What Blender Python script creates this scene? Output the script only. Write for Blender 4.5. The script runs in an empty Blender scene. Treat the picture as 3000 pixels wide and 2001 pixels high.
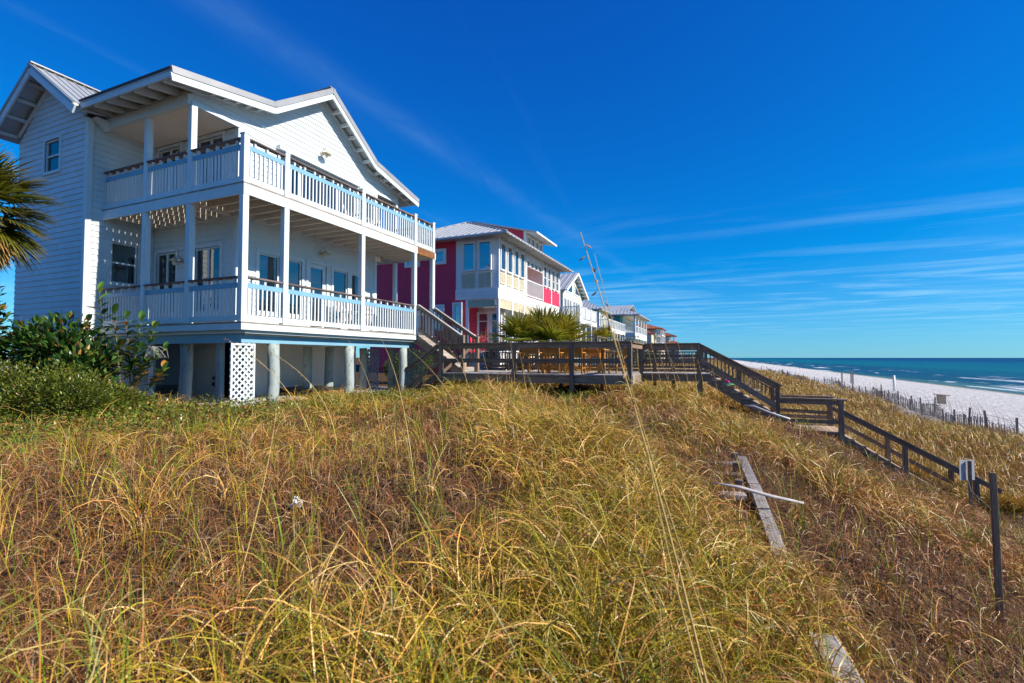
import bpy, bmesh, math, random
import numpy as np
from mathutils import Vector, Matrix
random.seed(7); rng = np.random.default_rng(11)
R = math.radians
sc = bpy.context.scene
COL = sc.collection

# ------------------------------------------------------------------ camera
EYE = Vector((0, 0, 6.6))
cd = bpy.data.cameras.new('camera'); cam = bpy.data.objects.new('camera', cd); COL.objects.link(cam)
cam.location = EYE; cam.rotation_euler = (R(90 + 1.943), 0, R(23.03))
cd.lens = 16.8; cd.sensor_width = 36; cd.clip_start = .05; cd.clip_end = 40000
cd.dof.use_dof = True; cd.dof.focus_distance = 12.0; cd.dof.aperture_fstop = 3.2
sc.camera = cam

# ------------------------------------------------------------------ sky, sun, exposure
SUN_ELEV = 34.5
w = bpy.data.worlds.new('World'); sc.world = w; w.use_nodes = True
nt = w.node_tree; N = nt.nodes; L = nt.links; bgn = N['Background']
sky = N.new('ShaderNodeTexSky'); sky.sky_type = 'NISHITA'; sky.sun_disc = False
sky.sun_elevation = R(SUN_ELEV); sky.sun_rotation = R(89); sky.altitude = 0
sky.air_density = 1.0; sky.dust_density = 0.0; sky.ozone_density = 2.2
def mth(op, a, b=None, clamp=False):
    m = N.new('ShaderNodeMath'); m.operation = op; m.use_clamp = clamp
    for i, v in enumerate((a, b)):
        if v is None: continue
        if isinstance(v, (int, float)): m.inputs[i].default_value = v
        else: L.new(v, m.inputs[i])
    return m.outputs[0]
# colour balance of the whole dome: a clean, very blue winter sky
sr = N.new('ShaderNodeSeparateColor'); L.new(sky.outputs[0], sr.inputs[0]); cmb = N.new('ShaderNodeCombineColor')
L.new(mth('MAXIMUM', mth('MULTIPLY', mth('SUBTRACT', sr.outputs[0], 2.4), .45), .03), cmb.inputs[0])
L.new(mth('MAXIMUM', mth('SUBTRACT', mth('MULTIPLY', sr.outputs[1], .94), .24), .1), cmb.inputs[1])
L.new(mth('MULTIPLY', mth('POWER', sr.outputs[2], .70), 2.8), cmb.inputs[2])
tc = N.new('ShaderNodeTexCoord'); sp = N.new('ShaderNodeSeparateXYZ'); L.new(tc.outputs['Generated'], sp.inputs[0])
zc = mth('MAXIMUM', sp.outputs[2], .015)
cx = mth('DIVIDE', sp.outputs[0], zc); cy = mth('DIVIDE', sp.outputs[1], zc)
def cirrus(sx, sy, rot, lo, hi, dist, off):
    cb = N.new('ShaderNodeCombineXYZ'); L.new(cx, cb.inputs[0]); L.new(cy, cb.inputs[1]); cb.inputs[2].default_value = off
    rt = N.new('ShaderNodeMapping'); rt.inputs['Rotation'].default_value = (0, 0, rot); L.new(cb.outputs[0], rt.inputs[0])
    mp = N.new('ShaderNodeMapping'); mp.inputs['Scale'].default_value = (sx, sy, 1); L.new(rt.outputs[0], mp.inputs[0])
    nz = N.new('ShaderNodeTexNoise'); nz.inputs['Scale'].default_value = 1; nz.inputs['Detail'].default_value = 9
    nz.inputs['Roughness'].default_value = .62; nz.inputs['Distortion'].default_value = dist; L.new(mp.outputs[0], nz.inputs['Vector'])
    mr = N.new('ShaderNodeMapRange'); mr.inputs[1].default_value = lo; mr.inputs[2].default_value = hi; L.new(nz.outputs[0], mr.inputs[0])
    return mr.outputs[0]
c1 = cirrus(.9, .07, R(-6), .54, .86, .5, 5.1)     # long streaks that run along the coast
c2 = cirrus(.20, .62, R(3), .47, .92, 2.2, 2.4)     # bars far down towards the horizon
low = N.new('ShaderNodeMapRange'); low.inputs[1].default_value = .30; low.inputs[2].default_value = .12; L.new(sp.outputs[2], low.inputs[0])
hz = N.new('ShaderNodeMapRange'); hz.inputs[1].default_value = .01; hz.inputs[2].default_value = .06; L.new(sp.outputs[2], hz.inputs[0])
cl = mth('ADD', mth('MULTIPLY', c1, .05), mth('MULTIPLY', mth('MULTIPLY', mth('MULTIPLY', c2, low.outputs[0]), cirrus(.12, .12, 0, .26, .56, .5, 1.7)), 1.0))
def trail(x0, slope, wd, st):   # an old condensation trail
    u = mth('DIVIDE', mth('SUBTRACT', cx, mth('ADD', mth('MULTIPLY', cy, slope), x0)), wd); g_ = mth('POWER', 2.718, mth('MULTIPLY', mth('MULTIPLY', u, u), -1))
    return mth('MULTIPLY', g_, mth('MULTIPLY', cirrus(3.5, 1.6, 0, .32, .72, 1.0, x0), st))
cl = mth('ADD', cl, mth('ADD', trail(-1.36, .085, .07, .075), trail(-1.83, .0, .03, .06)))
cl = mth('MULTIPLY', cl, hz.outputs[0], True)
mx = N.new('ShaderNodeMixRGB'); mx.inputs[2].default_value = (5.0, 9.0, 12.0, 1)
L.new(cl, mx.inputs[0]); L.new(cmb.outputs[0], mx.inputs[1]); L.new(mx.outputs[0], bgn.inputs[0])
bgn.inputs[1].default_value = 0.059
sd = bpy.data.lights.new('sun', 'SUN'); sd.energy = 5.0; sd.angle = R(.53); sd.color = (1, .91, .77)
so = bpy.data.objects.new('sun', sd); COL.objects.link(so)
el = R(SUN_ELEV)
so.rotation_euler = Vector((-math.cos(el), -.018, -math.sin(el))).to_track_quat('-Z', 'Y').to_euler(); so.location = (40, 0, 40)
vs = sc.view_settings; vs.view_transform = 'Standard'; vs.look = 'None'; vs.exposure = 0.6; vs.gamma = 1; vs.use_curve_mapping = False
sc.cycles.max_bounces = 7; sc.cycles.transparent_max_bounces = 12; sc.cycles.sample_clamp_indirect = 6
sc.cycles.caustics_reflective = False; sc.cycles.caustics_refractive = False

# ------------------------------------------------------------------ materials
def newmat(name):
    m = bpy.data.materials.new(name); m.use_nodes = True
    return m, m.node_tree.nodes, m.node_tree.links, m.node_tree.nodes['Principled BSDF']
def node(ns, t, **k):
    n = ns.new(t)
    for a, v in k.items(): setattr(n, a, v)
    return n
def ramp(ns, stops):
    r = ns.new('ShaderNodeValToRGB'); e = r.color_ramp.elements
    while len(e) < len(stops): e.new(.5)
    for i, (p, c) in enumerate(stops): e[i].position = p; e[i].color = (*c, 1)
    return r
def noise(ns, ls, coord, scale, detail=5, rough=.6, sc3=None, dist=0):
    src = coord
    if sc3:
        mp = ns.new('ShaderNodeMapping'); mp.inputs['Scale'].default_value = sc3; ls.new(coord, mp.inputs[0]); src = mp.outputs[0]
    n = ns.new('ShaderNodeTexNoise'); n.inputs['Scale'].default_value = scale; n.inputs['Detail'].default_value = detail
    n.inputs['Roughness'].default_value = rough; n.inputs['Distortion'].default_value = dist
    ls.new(src, n.inputs['Vector']); return n
def randmul(ns, ls, col, lo, hi):
    oi = ns.new('ShaderNodeObjectInfo'); mr = ns.new('ShaderNodeMapRange'); mr.inputs[3].default_value = lo; mr.inputs[4].default_value = hi
    ls.new(oi.outputs['Random'], mr.inputs[0])
    m = ns.new('ShaderNodeMixRGB'); m.blend_type = 'MULTIPLY'; m.inputs[0].default_value = 1
    ls.new(col, m.inputs[1]); ls.new(mr.outputs[0], m.inputs[2]); return m.outputs[0]
def bump(ns, ls, b, h, strength=.3, dist=.01):
    bp = ns.new('ShaderNodeBump'); bp.inputs['Strength'].default_value = strength; bp.inputs['Distance'].default_value = dist
    ls.new(h, bp.inputs['Height']); ls.new(bp.outputs[0], b.inputs['Normal'])
def paint(name, c, rough=.5, wear=.12, wc=(.30, .26, .20), var=.05, thr=.66):
    m, ns, ls, b = newmat(name)
    g = ns.new('ShaderNodeNewGeometry')
    n1 = noise(ns, ls, g.outputs['Position'], 1.7, 6, .65); n2 = noise(ns, ls, g.outputs['Position'], 14, 4, .7, (1, 1, .35))
    r1 = ramp(ns, [(.35, tuple(v * .90 for v in c)), (.62, c)]); ls.new(n1.outputs[0], r1.inputs[0])
    mr = ns.new('ShaderNodeMapRange'); mr.inputs[1].default_value = thr; mr.inputs[2].default_value = thr + .14; mr.inputs[4].default_value = min(1, wear * 3)
    ls.new(n2.outputs[0], mr.inputs[0])
    mxx = ns.new('ShaderNodeMixRGB'); mxx.inputs[2].default_value = (*wc, 1); ls.new(mr.outputs[0], mxx.inputs[0]); ls.new(r1.outputs[0], mxx.inputs[1])
    ls.new(randmul(ns, ls, mxx.outputs[0], 1 - var, 1), b.inputs['Base Color']); b.inputs['Roughness'].default_value = rough
    b.inputs['Specular IOR Level'].default_value = .35
    n3 = noise(ns, ls, g.outputs['Position'], 60, 3); bump(ns, ls, b, n3.outputs[0], .12, .004)
    return m
def wood(name, c1, c2, c3, rough=.8, var=.35):
    m, ns, ls, b = newmat(name)
    t = ns.new('ShaderNodeTexCoord')
    n1 = noise(ns, ls, t.outputs['Object'], 1, 7, .7, (1.6, 34, 34), .6); n2 = noise(ns, ls, t.outputs['Object'], 2.2, 4)
    r = ramp(ns, [(.28, c1), (.5, c2), (.74, c3)]); ls.new(n1.outputs[0], r.inputs[0])
    r2 = ramp(ns, [(.3, (.72, .72, .72)), (.7, (1.1, 1.08, 1.05))]); ls.new(n2.outputs[0], r2.inputs[0])
    mm = ns.new('ShaderNodeMixRGB'); mm.blend_type = 'MULTIPLY'; mm.inputs[0].default_value = 1; ls.new(r.outputs[0], mm.inputs[1]); ls.new(r2.outputs[0], mm.inputs[2])
    ls.new(randmul(ns, ls, mm.outputs[0], 1 - var, 1.1), b.inputs['Base Color']); b.inputs['Roughness'].default_value = rough
    b.inputs['Specular IOR Level'].default_value = .25
    bump(ns, ls, b, n1.outputs[0], .5, .006); return m
def plain(name, c, rough=.6, metal=0, spec=.4, nscale=8, amt=.15):
    m, ns, ls, b = newmat(name); t = ns.new('ShaderNodeTexCoord')
    n = noise(ns, ls, t.outputs['Object'], nscale, 5); r = ramp(ns, [(.3, tuple(v * (1 - amt) for v in c)), (.7, tuple(min(1, v * (1 + amt * .4)) for v in c))])
    ls.new(n.outputs[0], r.inputs[0]); ls.new(r.outputs[0], b.inputs['Base Color']); b.inputs['Roughness'].default_value = rough
    b.inputs['Metallic'].default_value = metal; b.inputs['Specular IOR Level'].default_value = spec; return m
def glass(name, tint=(.55, .66, .68), ior=2.0):
    m = bpy.data.materials.new(name); m.use_nodes = True; ns = m.node_tree.nodes; ls = m.node_tree.links; ns.clear()
    o = ns.new('ShaderNodeOutputMaterial'); tr = ns.new('ShaderNodeBsdfTransparent'); tr.inputs[0].default_value = (*tint, 1)
    gl = ns.new('ShaderNodeBsdfGlossy'); gl.inputs['Roughness'].default_value = .015; gl.inputs[0].default_value = (.96, .98, 1, 1)
    f = ns.new('ShaderNodeFresnel'); f.inputs['IOR'].default_value = ior
    g = ns.new('ShaderNodeNewGeometry'); n = noise(ns, ls, g.outputs['Position'], 1.3, 2); bp = ns.new('ShaderNodeBump'); bp.inputs['Strength'].default_value = .02; bp.inputs['Distance'].default_value = .05
    ls.new(n.outputs[0], bp.inputs['Height']); ls.new(bp.outputs[0], gl.inputs['Normal'])
    x = ns.new('ShaderNodeMixShader'); ls.new(f.outputs[0], x.inputs[0]); ls.new(tr.outputs[0], x.inputs[1]); ls.new(gl.outputs[0], x.inputs[2]); ls.new(x.outputs[0], o.inputs[0])
    return m
def leafmat(name, trans=.35, rough=.55, spec=.3):
    m, ns, ls, b = newmat(name); a = ns.new('ShaderNodeAttribute'); a.attribute_name = 'col'
    ls.new(a.outputs['Color'], b.inputs['Base Color']); b.inputs['Roughness'].default_value = rough; b.inputs['Specular IOR Level'].default_value = spec
    tr = ns.new('ShaderNodeBsdfTranslucent'); ls.new(a.outputs['Color'], tr.inputs[0])
    x = ns.new('ShaderNodeMixShader'); x.inputs[0].default_value = trans
    ls.new(b.outputs[0], x.inputs[1]); ls.new(tr.outputs[0], x.inputs[2]); ls.new(x.outputs[0], ns['Material Output'].inputs[0]); return m
def metal_roof(name, c=(.50, .53, .55)):
    m, ns, ls, b = newmat(name); g = ns.new('ShaderNodeNewGeometry')
    n = noise(ns, ls, g.outputs['Position'], 1.2, 6, .7); r = ramp(ns, [(.3, tuple(v * .78 for v in c)), (.65, c)]); ls.new(n.outputs[0], r.inputs[0])
    ls.new(r.outputs[0], b.inputs['Base Color']); b.inputs['Metallic'].default_value = .35; b.inputs['Roughness'].default_value = .42; return m

WHITE = paint('white_paint', (.65, .72, .74), .5, .14); SIDING = paint('white_siding', (.65, .72, .74), .55, .09, var=.05)
TRIM = paint('trim_paint', (.67, .74, .76), .45, .15); CEIL = paint('porch_ceiling_paint', (.84, .77, .67), .6, .06, (.4, .22, .1))
BLUE = paint('sky_blue_paint', (.20, .41, .56), .45, .06, (.5, .5, .48)); RUST = paint('rust_stained_trim', (.62, .70, .72), .5, .30, (.36, .13, .03), thr=.60)
DECKW = wood('deck_board_wood', (.22, .185, .16), (.38, .33, .29), (.48, .43, .38)); CAPW = wood('cap_rail_wood', (.10, .075, .07), (.18, .14, .135), (.27, .22, .21))
GREYW = wood('weathered_grey_wood', (.10, .07, .048), (.25, .185, .135), (.46, .37, .29)); TOPW = wood('sun_bleached_wood', (.20, .18, .165), (.40, .375, .355), (.56, .535, .515))
TANW = wood('tan_tread_wood', (.32, .22, .14), (.52, .38, .26), (.64, .51, .38)); BARNW = wood('bare_brown_wood', (.10, .035, .012), (.26, .11, .04), (.42, .22, .10))
STAIRW = wood('brown_stair_wood', (.15, .10, .07), (.28, .20, .145), (.42, .32, .25)); DRIFT = wood('bleached_driftwood', (.30, .28, .28), (.50, .48, .48), (.66, .64, .63), var=.1)
TEAK = wood('oiled_teak', (.40, .15, .025), (.56, .25, .045), (.68, .36, .09), .5, .2)
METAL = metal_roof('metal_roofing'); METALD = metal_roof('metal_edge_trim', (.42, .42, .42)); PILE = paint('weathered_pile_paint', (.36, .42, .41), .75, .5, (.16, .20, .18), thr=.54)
GLASS = glass('window_glass'); GLASSB = glass('tinted_blue_glass', (.25, .33, .38), 2.5); DARK = plain('dark_interior', (.05, .055, .06), .9); ROOM = plain('room_plaster', (.30, .30, .29), .9)
BLIND = plain('window_blind', (.62, .66, .58), .8); LAMP = paint('cream_lamp_enamel', (.62, .55, .42), .45, .12, (.30, .18, .08)); BULB = plain('lamp_globe', (.72, .66, .50), .2)
GRASSM = leafmat('grass_blade', .12, .42, .45); LEAFM = leafmat('leaf', .25, .32, .5); PALMM = leafmat('palm_leaf', .32, .42, .4)
PINK = paint('crimson_siding', (.66, .040, .095), .5, .03, (.5, .1, .16)); PWHITE = paint('pink_house_trim', (.82, .83, .82)); CREAM = paint('cream_louvre', (.74, .68, .50), .6, .1)
SAND = None

# ------------------------------------------------------------------ object helpers
WL = {}; WM = {}
LOCAL = set()
def par(o, p):
    if p is None: return o
    o.parent = p
    if p.name not in LOCAL: o.matrix_parent_inverse = WM[p.name].inverted() if p.name in WM else Matrix.Translation(-WL[p.name])
    return o
def link(name, me, loc, parent=None, rot=None):
    o = bpy.data.objects.new(name, me); COL.objects.link(o); o.location = loc; WL[o.name] = Vector(loc)
    if rot is not None: o.rotation_euler = rot
    if parent is not None and parent.name in LOCAL: LOCAL.add(o.name)
    return par(o, parent)
def thing(name, label, cat, loc, group=None, rotz=None):
    o = bpy.data.objects.new(name, None); COL.objects.link(o); o.location = loc; o.empty_display_size = .2; WL[o.name] = Vector(loc)
    if rotz is not None: o.rotation_euler = (0, 0, rotz); LOCAL.add(o.name)
    return tag(o, label, cat, group)
def tag(o, label=None, cat=None, group=None, kind=None):
    for k, v in (('label', label), ('category', cat), ('group', group), ('kind', kind)):
        if v: o[k] = v
    return o
def mk(name, V, F, mat, parent=None, smooth=False, base=False):
    V = [Vector(v) for v in V]
    lo = Vector([min(v[i] for v in V) for i in range(3)]); hi = Vector([max(v[i] for v in V) for i in range(3)])
    c = (lo + hi) / 2
    if base: c.z = lo.z
    if parent is not None and parent.name in LOCAL: c = Vector((0, 0, 0))
    me = bpy.data.meshes.new(name); me.from_pydata([v - c for v in V], [], F); me.materials.append(mat)
    if smooth: me.polygons.foreach_set('use_smooth', [True] * len(me.polygons))
    me.update(); return link(name, me, c, parent)
BF = [(0, 3, 2, 1), (4, 5, 6, 7), (0, 1, 5, 4), (1, 2, 6, 5), (2, 3, 7, 6), (3, 0, 4, 7)]
def bv(lo, hi):
    (a, b, c), (d, e, f) = lo, hi
    return [(a, b, c), (d, b, c), (d, e, c), (a, e, c), (a, b, f), (d, b, f), (d, e, f), (a, e, f)]
class MB:
    def __init__(s): s.V = []; s.F = []
    def add(s, V, F):
        k = len(s.V); s.V += list(V); s.F += [tuple(i + k for i in f) for f in F]; return s
    def box(s, lo, hi): return s.add(bv(lo, hi), BF)
    def bar(s, p0, p1, w_, h_, up=(0, 0, 1)):
        p0 = Vector(p0); p1 = Vector(p1); d = (p1 - p0).normalized(); u = Vector(up)
        y = u.cross(d); y = y.normalized() if y.length > 1e-4 else Vector((0, 1, 0)); z = d.cross(y)
        V = [p + y * a * w_ / 2 + z * b * h_ / 2 for p in (p0, p1) for a, b in ((-1, -1), (1, -1), (1, 1), (-1, 1))]
        return s.add([V[0], V[1], V[2], V[3], V[4], V[5], V[6], V[7]], [(0, 1, 2, 3), (7, 6, 5, 4), (0, 4, 5, 1), (1, 5, 6, 2), (2, 6, 7, 3), (3, 7, 4, 0)])
    def tube(s, P, rad, n=8):
        P = [Vector(p) for p in P]; k = len(s.V)
        for i, p in enumerate(P):
            d = (P[min(i + 1, len(P) - 1)] - P[max(i - 1, 0)]).normalized()
            a = d.cross(Vector((0, 0, 1)) if abs(d.z) < .9 else Vector((1, 0, 0))).normalized(); b = d.cross(a)
            r = rad[i] if hasattr(rad, '__len__') else rad
            for j in range(n): t = 2 * math.pi * j / n; s.V.append(p + (a * math.cos(t) + b * math.sin(t)) * r)
        for i in range(len(P) - 1):
            for j in range(n): s.F.append((k + i * n + j, k + i * n + (j + 1) % n, k + (i + 1) * n + (j + 1) % n, k + (i + 1) * n + j))
        s.F.append(tuple(k + j for j in range(n - 1, -1, -1))); s.F.append(tuple(k + (len(P) - 1) * n + j for j in range(n)))
        return s
    def build(s, name, mat, parent=None, smooth=False, base=False): return mk(name, s.V, s.F, mat, parent, smooth, base)
def box(name, lo, hi, mat, parent=None):
    lo2 = [min(a, b) for a, b in zip(lo, hi)]; hi2 = [max(a, b) for a, b in zip(lo, hi)]
    return mk(name, bv(lo2, hi2), BF, mat, parent)
_bc = {}
def beam(name, p0, p1, w_, h_, mat, parent=None, up=(0, 0, 1), ch=.06):
    """a timber with its length along local X (so that grain follows it); alike timbers share their mesh"""
    p0 = Vector(p0); p1 = Vector(p1); d = p1 - p0; Ln = d.length; d.normalize(); u = Vector(up)
    y = u.cross(d); y = y.normalized() if y.length > 1e-3 else Vector((0, 1, 0)); z = d.cross(y)
    key = (round(Ln, 3), round(w_, 3), round(h_, 3), mat.name)
    if key not in _bc:
        c = min(w_, h_) * ch; V = []; F = []
        prof = [(-w_/2 + c, -h_/2), (w_/2 - c, -h_/2), (w_/2, -h_/2 + c), (w_/2, h_/2 - c), (w_/2 - c, h_/2), (-w_/2 + c, h_/2), (-w_/2, h_/2 - c), (-w_/2, -h_/2 + c)]
        for x in (-Ln / 2, Ln / 2): V += [(x, a, b) for a, b in prof]
        F = [(j, j + 8, (j + 1) % 8 + 8, (j + 1) % 8) for j in range(8)] + [tuple(range(8)), tuple(range(15, 7, -1))]
        me = bpy.data.meshes.new(name); me.from_pydata(V, [], [f[::-1] for f in F]); me.materials.append(mat); me.update(); _bc[key] = me
    o = bpy.data.objects.new(name, _bc[key]); COL.objects.link(o)
    M = Matrix((d, y, z)).transposed().to_4x4(); o.rotation_euler = M.to_euler(); o.location = (p0 + p1) / 2; WL[o.name] = Vector(o.location)
    WM[o.name] = Matrix.Translation(o.location) @ M
    if parent is not None and parent.name in LOCAL: LOCAL.add(o.name)
    return par(o, parent)
def copy_tree(o, parent=None):
    c = o.copy(); COL.objects.link(c); c.parent = parent; WL[c.name] = WL.get(o.name, Vector((0, 0, 0)))
    if o.name in LOCAL: LOCAL.add(c.name)
    for ch in list(o.children): copy_tree(ch, c)
    return c
def npmesh(name, V, quads, tris, mat, col=None, parent=None, loc=(0, 0, 0), smooth=False):
    me = bpy.data.meshes.new(name); nv = len(V); me.vertices.add(nv); me.vertices.foreach_set('co', np.asarray(V, np.float32).ravel() if parent is None and loc == (0, 0, 0) else (np.asarray(V, np.float32) - np.array(loc, np.float32)).ravel())
    nq = 0 if quads is None else len(quads); ntr = 0 if tris is None else len(tris)
    li = np.concatenate(([quads.ravel()] if nq else []) + ([tris.ravel()] if ntr else [])).astype(np.int32)
    me.loops.add(len(li)); me.loops.foreach_set('vertex_index', li); me.polygons.add(nq + ntr)
    st = np.concatenate([np.arange(nq) * 4, nq * 4 + np.arange(ntr) * 3]).astype(np.int32)
    me.polygons.foreach_set('loop_start', st)
    try: me.polygons.foreach_set('loop_total', np.concatenate([np.full(nq, 4), np.full(ntr, 3)]).astype(np.int32))
    except Exception: pass
    if smooth: me.polygons.foreach_set('use_smooth', np.ones(nq + ntr, bool))
    me.materials.append(mat); me.update(calc_edges=True)
    if col is not None:
        a = me.color_attributes.new('col', 'FLOAT_COLOR', 'POINT'); c4 = np.ones((nv, 4), np.float32); c4[:, :3] = col; a.data.foreach_set('color', c4.ravel())
    return link(name, me, loc, parent)

# ------------------------------------------------------------------ ground, beach, sea
PX = np.array([-4000, -60, -30, -12, -6, -2, 0, 1.5, 3, 4.2, 5.6, 7.5, 11, 14.5, 20, 30, 45, 50, 60, 100, 400])
PZ = np.array([7.5, 6.6, 5.9, 5.5, 5.45, 5.42, 5.15, 4.75, 4.22, 3.7, 2.98, 2.62, 2.5, 2.25, 1.9, 1.4, .45, .03, -.6, -2.5, -6])
def gz(x, y):
    x = np.asarray(x, float); y = np.asarray(y, float)
    z = np.interp(x, PX, PZ)
    dune = np.clip((x + 9) / 3, 0, 1) * np.clip((22 - x) / 4, 0, 1)
    b = .085 * np.sin(x * 1.3 + .7 * y + 1) + .075 * np.sin(.9 * y - .6 * x + 2.2) + .05 * np.sin(1.9 * x - 1.6 * y + .5) + .05 * np.sin(2.7 * x + 1.1) * np.sin(2.3 * y + .4)
    b2 = .25 * np.sin(y * .21 + x * .18) * np.clip((y - 18) / 10, 0, 1) * np.clip((x - 3) / 4, 0, 1)
    near = np.clip((np.hypot(x, y) - 1) / 3, .25, 1)
    z = z - .24 * np.exp(-((y - 15.7) / 1.1) ** 2) * np.clip((x - 2.2) / .8, 0, 1) * np.clip((6.6 - x) / .8, 0, 1)
    return z + dune * (b * near + b2) - .12 * np.exp(-((x + 8.5) ** 2 + (y - 11.5) ** 2) / 3)
xs = np.concatenate([[-4000, -1500, -500, -200, -90, -50, -30, -22, -18], np.arange(-15, 18, .3), np.arange(18, 60, 1.5), [60, 64, 70, 80, 100, 200]])
ys = np.concatenate([[-600, -200, -60, -25, -12, -6, -3], np.arange(-1, 26, .3), np.arange(26, 120, 1.6), np.arange(120, 600, 12), np.geomspace(620, 9000, 24)])
GX, GY = np.meshgrid(xs, ys, indexing='ij'); GZ = gz(GX, GY)
nx, ny = GX.shape; I = np.arange(nx * ny).reshape(nx, ny)
Q = np.stack([I[:-1, :-1], I[1:, :-1], I[1:, 1:], I[:-1, 1:]], -1).reshape(-1, 4)
m, ns, ls, b = newmat('dune_sand'); g = ns.new('ShaderNodeNewGeometry'); sp_ = ns.new('ShaderNodeSeparateXYZ'); ls.new(g.outputs['Position'], sp_.inputs[0])
nA = noise(ns, ls, g.outputs['Position'], .55, 7, .7); nB = noise(ns, ls, g.outputs['Position'], 9, 6, .75); nC = noise(ns, ls, g.outputs['Position'], 45, 4, .8)
sandr = ramp(ns, [(.3, (.53, .52, .50)), (.7, (.74, .73, .71))]); ls.new(nB.outputs[0], sandr.inputs[0])
litr = ramp(ns, [(.25, (.03, .017, .009)), (.5, (.09, .05, .026)), (.75, (.22, .14, .08))]); ls.new(nC.outputs[0], litr.inputs[0])
fx = ns.new('ShaderNodeMapRange'); fx.inputs[1].default_value = 17; fx.inputs[2].default_value = 12; ls.new(sp_.outputs[0], fx.inputs[0])
fn = ns.new('ShaderNodeMapRange'); fn.inputs[1].default_value = .74; fn.inputs[2].default_value = .67; ls.new(nA.outputs[0], fn.inputs[0])
mu = ns.new('ShaderNodeMath'); mu.operation = 'MULTIPLY'; fh = ns.new('ShaderNodeMapRange'); fh.inputs[1].default_value = -10.2; fh.inputs[2].default_value = -9.4; ls.new(sp_.outputs[0], fh.inputs[0]); mh = ns.new('ShaderNodeMath'); mh.operation = 'MULTIPLY'; ls.new(fx.outputs[0], mh.inputs[0]); 
# pale sand added under the house as a reflector, bouncing light upward
fy = ns.new('ShaderNodeMapRange'); fy.inputs[1].default_value = 7.6; fy.inputs[2].default_value = 7.0; ls.new(sp_.outputs[1], fy.inputs[0]); fy2 = ns.new('ShaderNodeMapRange'); fy2.inputs[1].default_value = 14.2; fy2.inputs[2].default_value = 15.2; ls.new(sp_.outputs[1], fy2.inputs[0])
m1 = ns.new('ShaderNodeMath'); m1.operation = 'MAXIMUM'; ls.new(fy.outputs[0], m1.inputs[0]); ls.new(fy2.outputs[0], m1.inputs[1]); m2 = ns.new('ShaderNodeMath'); m2.operation = 'MAXIMUM'; ls.new(m1.outputs[0], m2.inputs[0]); ls.new(fh.outputs[0], m2.inputs[1]); ls.new(m2.outputs[0], mh.inputs[1])
ls.new(mh.outputs[0], mu.inputs[0]); ls.new(fn.outputs[0], mu.inputs[1])
mxx = ns.new('ShaderNodeMixRGB'); ls.new(mu.outputs[0], mxx.inputs[0]); nE = noise(ns, ls, g.outputs['Position'], .8, 6, .75); rE = ramp(ns, [(.35, (.72, .70, .68)), (.6, (1, 1, 1))]); ls.new(nE.outputs[0], rE.inputs[0]); sm = ns.new('ShaderNodeMixRGB'); sm.blend_type = 'MULTIPLY'; sm.inputs[0].default_value = 1; ls.new(sandr.outputs[0], sm.inputs[1]); ls.new(rE.outputs[0], sm.inputs[2]); ls.new(sm.outputs[0], mxx.inputs[1]); ls.new(litr.outputs[0], mxx.inputs[2])
wet = ns.new('ShaderNodeMapRange'); wet.inputs[1].default_value = .42; wet.inputs[2].default_value = .10; ls.new(sp_.outputs[2], wet.inputs[0])
mw = ns.new('ShaderNodeMixRGB'); mw.inputs[2].default_value = (.34, .30, .24, 1); ls.new(wet.outputs[0], mw.inputs[0]); ls.new(mxx.outputs[0], mw.inputs[1]); ls.new(mw.outputs[0], b.inputs['Base Color'])
b.inputs['Roughness'].default_value = .9; b.inputs['Specular IOR Level'].default_value = .15; nD = noise(ns, ls, g.outputs['Position'], 1.6, 5, .7); bump(ns, ls, b, nD.outputs[0], 1.0, .5)
ground = npmesh('ground', np.stack([GX, GY, GZ], -1).reshape(-1, 3), Q, None, m, smooth=True); tag(ground, kind='structure')

m, ns, ls, b = newmat('sea_water'); g = ns.new('ShaderNodeNewGeometry'); s_ = ns.new('ShaderNodeSeparateXYZ'); ls.new(g.outputs['Position'], s_.inputs[0])
nw = noise(ns, ls, g.outputs['Position'], .012, 4, .6, (1, .25, 1)); ofs = ns.new('ShaderNodeMath'); ofs.operation = 'MULTIPLY_ADD'; ofs.inputs[1].default_value = 90; ofs.inputs[2].default_value = -45
ls.new(nw.outputs[0], ofs.inputs[0]); ad = ns.new('ShaderNodeMath'); ls.new(s_.outputs[0], ad.inputs[0]); ls.new(ofs.outputs[0], ad.inputs[1])
lg = ns.new('ShaderNodeMath'); lg.operation = 'LOGARITHM'; lg.inputs[1].default_value = 10; mxm = ns.new('ShaderNodeMath'); mxm.operation = 'MAXIMUM'; mxm.inputs[1].default_value = 40; ls.new(ad.outputs[0], mxm.inputs[0]); ls.new(mxm.outputs[0], lg.inputs[0])
fr = ns.new('ShaderNodeMapRange'); fr.inputs[1].default_value = 1.65; fr.inputs[2].default_value = 3.4; ls.new(lg.outputs[0], fr.inputs[0])
cr = ramp(ns, [(0, (.10, .22, .19)), (.05, (.012, .085, .12)), (.17, (.006, .07, .13)), (.28, (.003, .13, .16)), (.44, (.002, .105, .165)), (.60, (.002, .055, .14)), (1, (.002, .035, .11))]); ls.new(fr.outputs[0], cr.inputs[0])
w1_ = noise(ns, ls, g.outputs['Position'], .5, 8, .68, (1, .28, 1)); w2_ = noise(ns, ls, g.outputs['Position'], .05, 6, .6, (1, .2, 1))
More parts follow.
